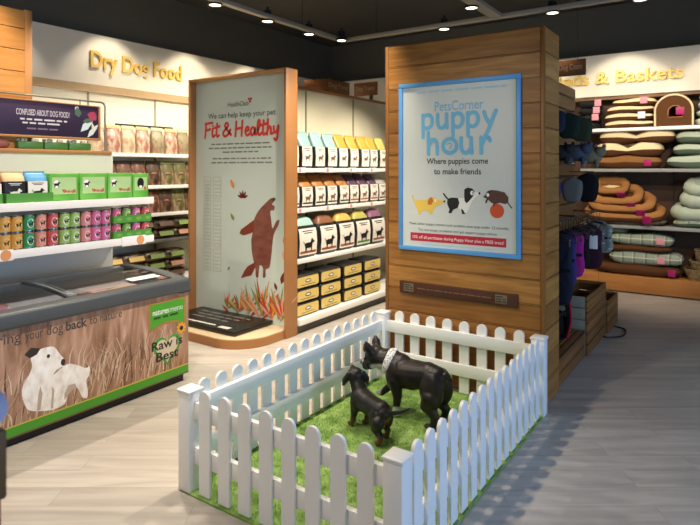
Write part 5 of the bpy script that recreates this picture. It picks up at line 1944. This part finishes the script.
# ------------------------------------------------------------------ dogs
def coat_mat(name, rough=.42):
    m = bpy.data.materials.new(name)
    m.use_nodes = True
    nt = m.node_tree
    b = nt.nodes['Principled BSDF']
    b.inputs['Roughness'].default_value = rough
    b.inputs['Specular IOR Level'].default_value = .35
    at = nt.nodes.new('ShaderNodeVertexColor')
    at.layer_name = 'coat'
    tc = nt.nodes.new('ShaderNodeTexCoord')
    mp = nt.nodes.new('ShaderNodeMapping')
    mp.inputs['Scale'].default_value = (60, 160, 160)
    nt.links.new(tc.outputs['Object'], mp.inputs['Vector'])
    n = nt.nodes.new('ShaderNodeTexNoise')
    n.inputs['Scale'].default_value = 1
    n.inputs['Detail'].default_value = 3
    nt.links.new(mp.outputs[0], n.inputs['Vector'])
    hs = nt.nodes.new('ShaderNodeMix')
    hs.data_type = 'RGBA'
    hs.blend_type = 'MULTIPLY'
    hs.inputs['Factor'].default_value = .5
    nt.links.new(at.outputs['Color'], hs.inputs['A'])
    nt.links.new(n.outputs['Fac'], hs.inputs['B'])
    nt.links.new(hs.outputs['Result'], b.inputs['Base Color'])
    bp = nt.nodes.new('ShaderNodeBump')
    bp.inputs['Strength'].default_value = .25
    bp.inputs['Distance'].default_value = .003
    nt.links.new(n.outputs['Fac'], bp.inputs['Height'])
    nt.links.new(bp.outputs['Normal'], b.inputs['Normal'])
    return m


def animal(name, mb, loc, rz, label, colour, voxel=.007, smooth=6, cmat=None):
    """fuses overlapping volumes into ONE continuous body mesh"""
    src = mb.build('src', M_black, None, False, 180)
    r = src.modifiers.new('r', 'REMESH')
    r.mode = 'VOXEL'
    r.voxel_size = voxel
    s_ = src.modifiers.new('s', 'SMOOTH')
    s_.factor = .5
    s_.iterations = smooth
    dg = bpy.context.evaluated_depsgraph_get()
    me = bpy.data.meshes.new_from_object(src.evaluated_get(dg))
    me.name = name
    old = src.data
    bpy.data.objects.remove(src)
    bpy.data.meshes.remove(old)
    me.materials.clear()
    me.materials.append(cmat)
    ca = me.color_attributes.new('coat', 'FLOAT_COLOR', 'POINT')
    for i, v in enumerate(me.vertices):
        ca.data[i].color = colour(v.co)
    for p in me.polygons: p.use_smooth = True
    o = bpy.data.objects.new(name, me)
    COL.objects.link(o)
    o.location = loc
    o.rotation_euler = (0, 0, rz)
    return tag(o, label, 'dog')


def smoothstep(a, b, x):
    t = max(0, min(1, (x - a) / (b - a)))
    return t * t * (3 - 2 * t)


def mixc(a, b, f): return tuple(x + (y - x) * f for x, y in zip(a, b))


m_eye = mat('dog_eye', '#120c08', .08, .6)
m_nose = mat('dog_nose', '#15110f', .3, .5)
# --- French bulldog / terrier type: black with white collar marking, x forward
mb = MB()
C = mb.capsule
C((.150, 0, .318), (.03, 0, .318), .122, .112)      # chest
C((.03, 0, .322), (-.12, 0, .345), .112, .098)      # barrel
C((-.11, 0, .348), (-.185, 0, .340), .098, .094)    # croup
mb.sphere((.18, 0, .285), (.092, .092, .118))       # brisket
C((-.262, 0, .385), (-.308, 0, .365), .024, .014)   # stub tail
for s_ in (-1, 1):
    mb.sphere((-.185, s_ * .064, .270), (.100, .060, .140))   # thigh
    mb.sphere((.150, s_ * .080, .305), (.078, .048, .118))    # shoulder
# hind legs: knee forward, hock back
hl = {1: ((-.195, .078, .22), (-.165, .084, .165), (-.235, .088, .100), (-.215, .092, .022)),
      -1: ((-.190, -.070, .22), (-.155, -.074, .165), (-.225, -.072, .105), (-.200, -.074, .022))}
for s_, (a, b, c, d) in hl.items():
    C(a, b, .074, .056); C(b, c, .054, .032); C(c, d, .030, .026)
    mb.sphere((d[0] + .025, d[1], .020), (.046, .032, .020))
# left foreleg standing, right foreleg lifted forward
C((.135, .082, .27), (.110, .085, .165), .054, .038); C((.110, .085, .165), (.122, .086, .03), .035, .026)
mb.sphere((.140, .086, .020), (.044, .031, .020))
C((.18, -.06, .26), (.255, -.045, .180), .048, .036); C((.255, -.045, .180), (.335, -.02, .105), .033, .025)
mb.sphere((.358, -.016, .092), (.040, .028, .022))
# neck and head, turned to the dog's left and down
C((.15, .0, .352), (.235, .020, .384), .106, .094)
C((.235, .020, .384), (.300, .050, .394), .092, .084)
hd = Vector((.345, .062, .394))
fw = Vector((.94, .26, -.30)).normalized()
sd = Vector((-fw.y, fw.x, 0)).normalized()
up = fw.cross(sd) * 1.0
if up.z < 0: up = -up
hp = lambda f, l, u: tuple(hd + fw * f + sd * l + up * u)
mb.sphere(hp(-.005, 0, .012), .088, 20, 14)
for l in (-1, 1):
    mb.sphere(hp(.030, l * .048, -.022), .050, 14, 10)
    mb.sphere(hp(.078, l * .028, -.036), .038, 14, 10)
    # bat ears
    C(hp(-.005, l * .062, .060), hp(-.004, l * .084, .108), .034, .029)
    C(hp(-.004, l * .084, .108), hp(.000, l * .092, .146), .029, .012)
C(hp(.045, 0, -.018), hp(.085, 0, -.030), .054, .046)
blk, wht, brn = (.012, .010, .009, 1), (.72, .68, .62, 1), (.030, .020, .015, 1)
def col1(p):
    q = Vector(p) - hd
    f, l, u = q.dot(fw), q.dot(sd), q.dot(up)
    n_ = noise.noise(Vector(p) * 25) * .012
    c = mixc(blk, brn, smoothstep(-.3, .5, noise.noise(Vector(p) * 9)))
    w = 0
    # white bib and neck band
    w = max(w, smoothstep(.165, .20, p.x + n_) * (1 - smoothstep(.375, .395, p.z + (p.x - .22) * .2)) * smoothstep(.20, .24, p.z) * (1 if f < .02 else 0) * (1 - smoothstep(.095, .115, abs(p.y - .01 - (p.x - .2) * .3))))
    # blaze and muzzle
    if f > .03:
        w = max(w, (1 - smoothstep(.010, .018, abs(l) + n_)) * smoothstep(-.02, .0, u) * smoothstep(.035, .05, f))
        w = max(w, smoothstep(.080, .095, f) * (1 - smoothstep(.028, .036, abs(l))) * .8)
    # white toes
    if p.x > 0:
        w = max(w, 1 - smoothstep(.075, .095, p.z + n_)) if p.x < .3 else max(w, smoothstep(.330, .350, p.x) if p.z < .2 else w)
    return mixc(c, wht, w)
big = animal('dog', mb, (-2.036, 3.876, .012), R(172), 'larger black dog with upright ears and pale collar, head turned down to the puppy', col1, .0065, 5, coat_mat('coat_black'))


def bit(name, m, parent, fn):
    b = MB()
    fn(b)
    o = b.build(name, m, None, False, 180)
    o.parent = parent
    return o


for l in (-1, 1):
    bit('eye', m_eye, big, lambda b: b.sphere(hp(.062, l * .052, .018), .016, 14, 10))
bit('nose', m_nose, big, lambda b: b.sphere(hp(.128, 0, -.014), (.014, .020, .014), 14, 10))
bit('mouth', m_nose, big, lambda b: b.tube(catmull([hp(.075, -.058, -.065), hp(.112, -.030, -.055), hp(.130, 0, -.042), hp(.112, .030, -.055), hp(.075, .058, -.065)], 4), .004, 6))
bit('inner_ear', mat('ear_inner', '#5d4540', .7), big, lambda b: [b.sphere(hp(.024, l * .084, .108), (.013, .016, .034), 10, 8) for l in (-1, 1)])
def collar(b):
    a0, a1 = Vector((.205, .012, .372)), Vector((.256, .030, .388))
    ax = (a1 - a0).normalized()
    u = Vector((0, 1, 0)); u = (u - ax * u.dot(ax)).normalized(); w = ax.cross(u)
    rings = []
    for t, e in ((0, .0), (.15, .006), (.5, .008), (.85, .006), (1, .0)):
        p = a0.lerp(a1, t)
        r = .104 + (.095 - .104) * t + e
        rings.append([p + (u * math.cos(k * PI / 16) + w * math.sin(k * PI / 16)) * r for k in range(32)])
    b.rings(rings, True, False, False)
bit('collar', ramp_mat('collar_fabric', [(.40, '#8f9296'), (.5, '#d9d8d4'), (.62, '#eeece8')], (70, 70, 70), .8, 3), big, collar)

# --- black and tan puppy seen from behind, looking up
mb = MB()
C = mb.capsule
C((.125, 0, .212), (0, 0, .200), .080, .074)
C((0, 0, .200), (-.135, 0, .205), .074, .072)
C((-.13, 0, .203), (-.165, 0, .195), .070, .060)
mb.sphere((.135, 0, .182), (.066, .064, .078))
for s_ in (-1, 1):
    mb.sphere((-.140, s_ * .046, .160), (.064, .040, .078))
    mb.sphere((.115, s_ * .054, .185), (.052, .034, .070))
for s_, dx in ((1, -.045), (-1, .02)):
    C((-.140 + dx, s_ * .052, .15), (-.110 + dx, s_ * .054, .105), .048, .034)
    C((-.110 + dx, s_ * .054, .105), (-.170 + dx, s_ * .052, .064), .032, .021)
    C((-.170 + dx, s_ * .052, .064), (-.155 + dx, s_ * .053, .016), .020, .018)
    mb.sphere((-.138 + dx, s_ * .053, .014), (.033, .023, .014))
for s_, dx in ((1, .03), (-1, .0)):
    C((.120, s_ * .052, .17), (.115 + dx * .5, s_ * .054, .10), .037, .026)
    C((.115 + dx * .5, s_ * .054, .10), (.130 + dx, s_ * .054, .018), .024, .018)
    mb.sphere((.144 + dx, s_ * .054, .014), (.033, .023, .014))
# tail held out to the right
pt = catmull([(-.195, 0, .215), (-.225, -.050, .212), (-.240, -.110, .214), (-.240, -.175, .222)], 6)
for i in range(len(pt) - 1):
    C(pt[i], pt[i + 1], .020 - .013 * i / len(pt), .020 - .013 * (i + 1) / len(pt), 2)
C((.13, 0, .232), (.175, .0, .300), .064, .054)
C((.175, .0, .300), (.195, .0, .330), .054, .054)
hd2 = Vector((.200, .0, .345))
fw2 = Vector((.82, -.30, .34)).normalized()
sd2 = Vector((-fw2.y, fw2.x, 0)).normalized()
up2 = fw2.cross(sd2)
if up2.z < 0: up2 = -up2
hp2 = lambda f, l, u: tuple(hd2 + fw2 * f + sd2 * l + up2 * u)
mb.sphere(hp2(0, 0, .004), .061, 18, 12)
C(hp2(.03, 0, -.008), hp2(.095, 0, -.016), .040, .027)
for l in (-1, 1):
    C(hp2(-.010, l * .050, .028), hp2(-.020, l * .080, -.012), .024, .024)
    C(hp2(-.020, l * .080, -.012), hp2(-.012, l * .090, -.062), .024, .012)
tan_ = (.17, .065, .025, 1)
blk2 = (.013, .010, .009, 1)
def col2(p):
    q = Vector(p) - hd2
    f, l, u = q.dot(fw2), q.dot(sd2), q.dot(up2)
    n_ = noise.noise(Vector(p) * 30) * .01
    w = 0
    if p.z < .12: w = max(w, (1 - smoothstep(.055, .085, p.z + n_)) * .9)
    if p.x < -.17 and abs(p.y) < .03: w = max(w, (1 - smoothstep(.155, .185, p.z)) * smoothstep(.10, .13, p.z))
    if p.x > .15 and p.z < .24: w = max(w, smoothstep(.165, .18, p.x + n_) * .9)
    if f > .03: w = max(w, smoothstep(.04, .06, f) * (1 - smoothstep(-.012, .0, u)) * .9)
    return mixc(blk2, tan_, w)
pup = animal('puppy', mb, (-2.190, 3.470, .012), R(155), 'small black and tan puppy seen from behind, reaching up to the larger dog', col2, .005, 4, coat_mat('coat_black_tan'))
for l in (-1, 1):
    bit('eye', m_eye, pup, lambda b: b.sphere(hp2(.038, l * .040, .018), .010, 12, 8))
bit('nose', m_nose, pup, lambda b: b.sphere(hp2(.120, 0, -.010), (.011, .011, .009), 12, 8))
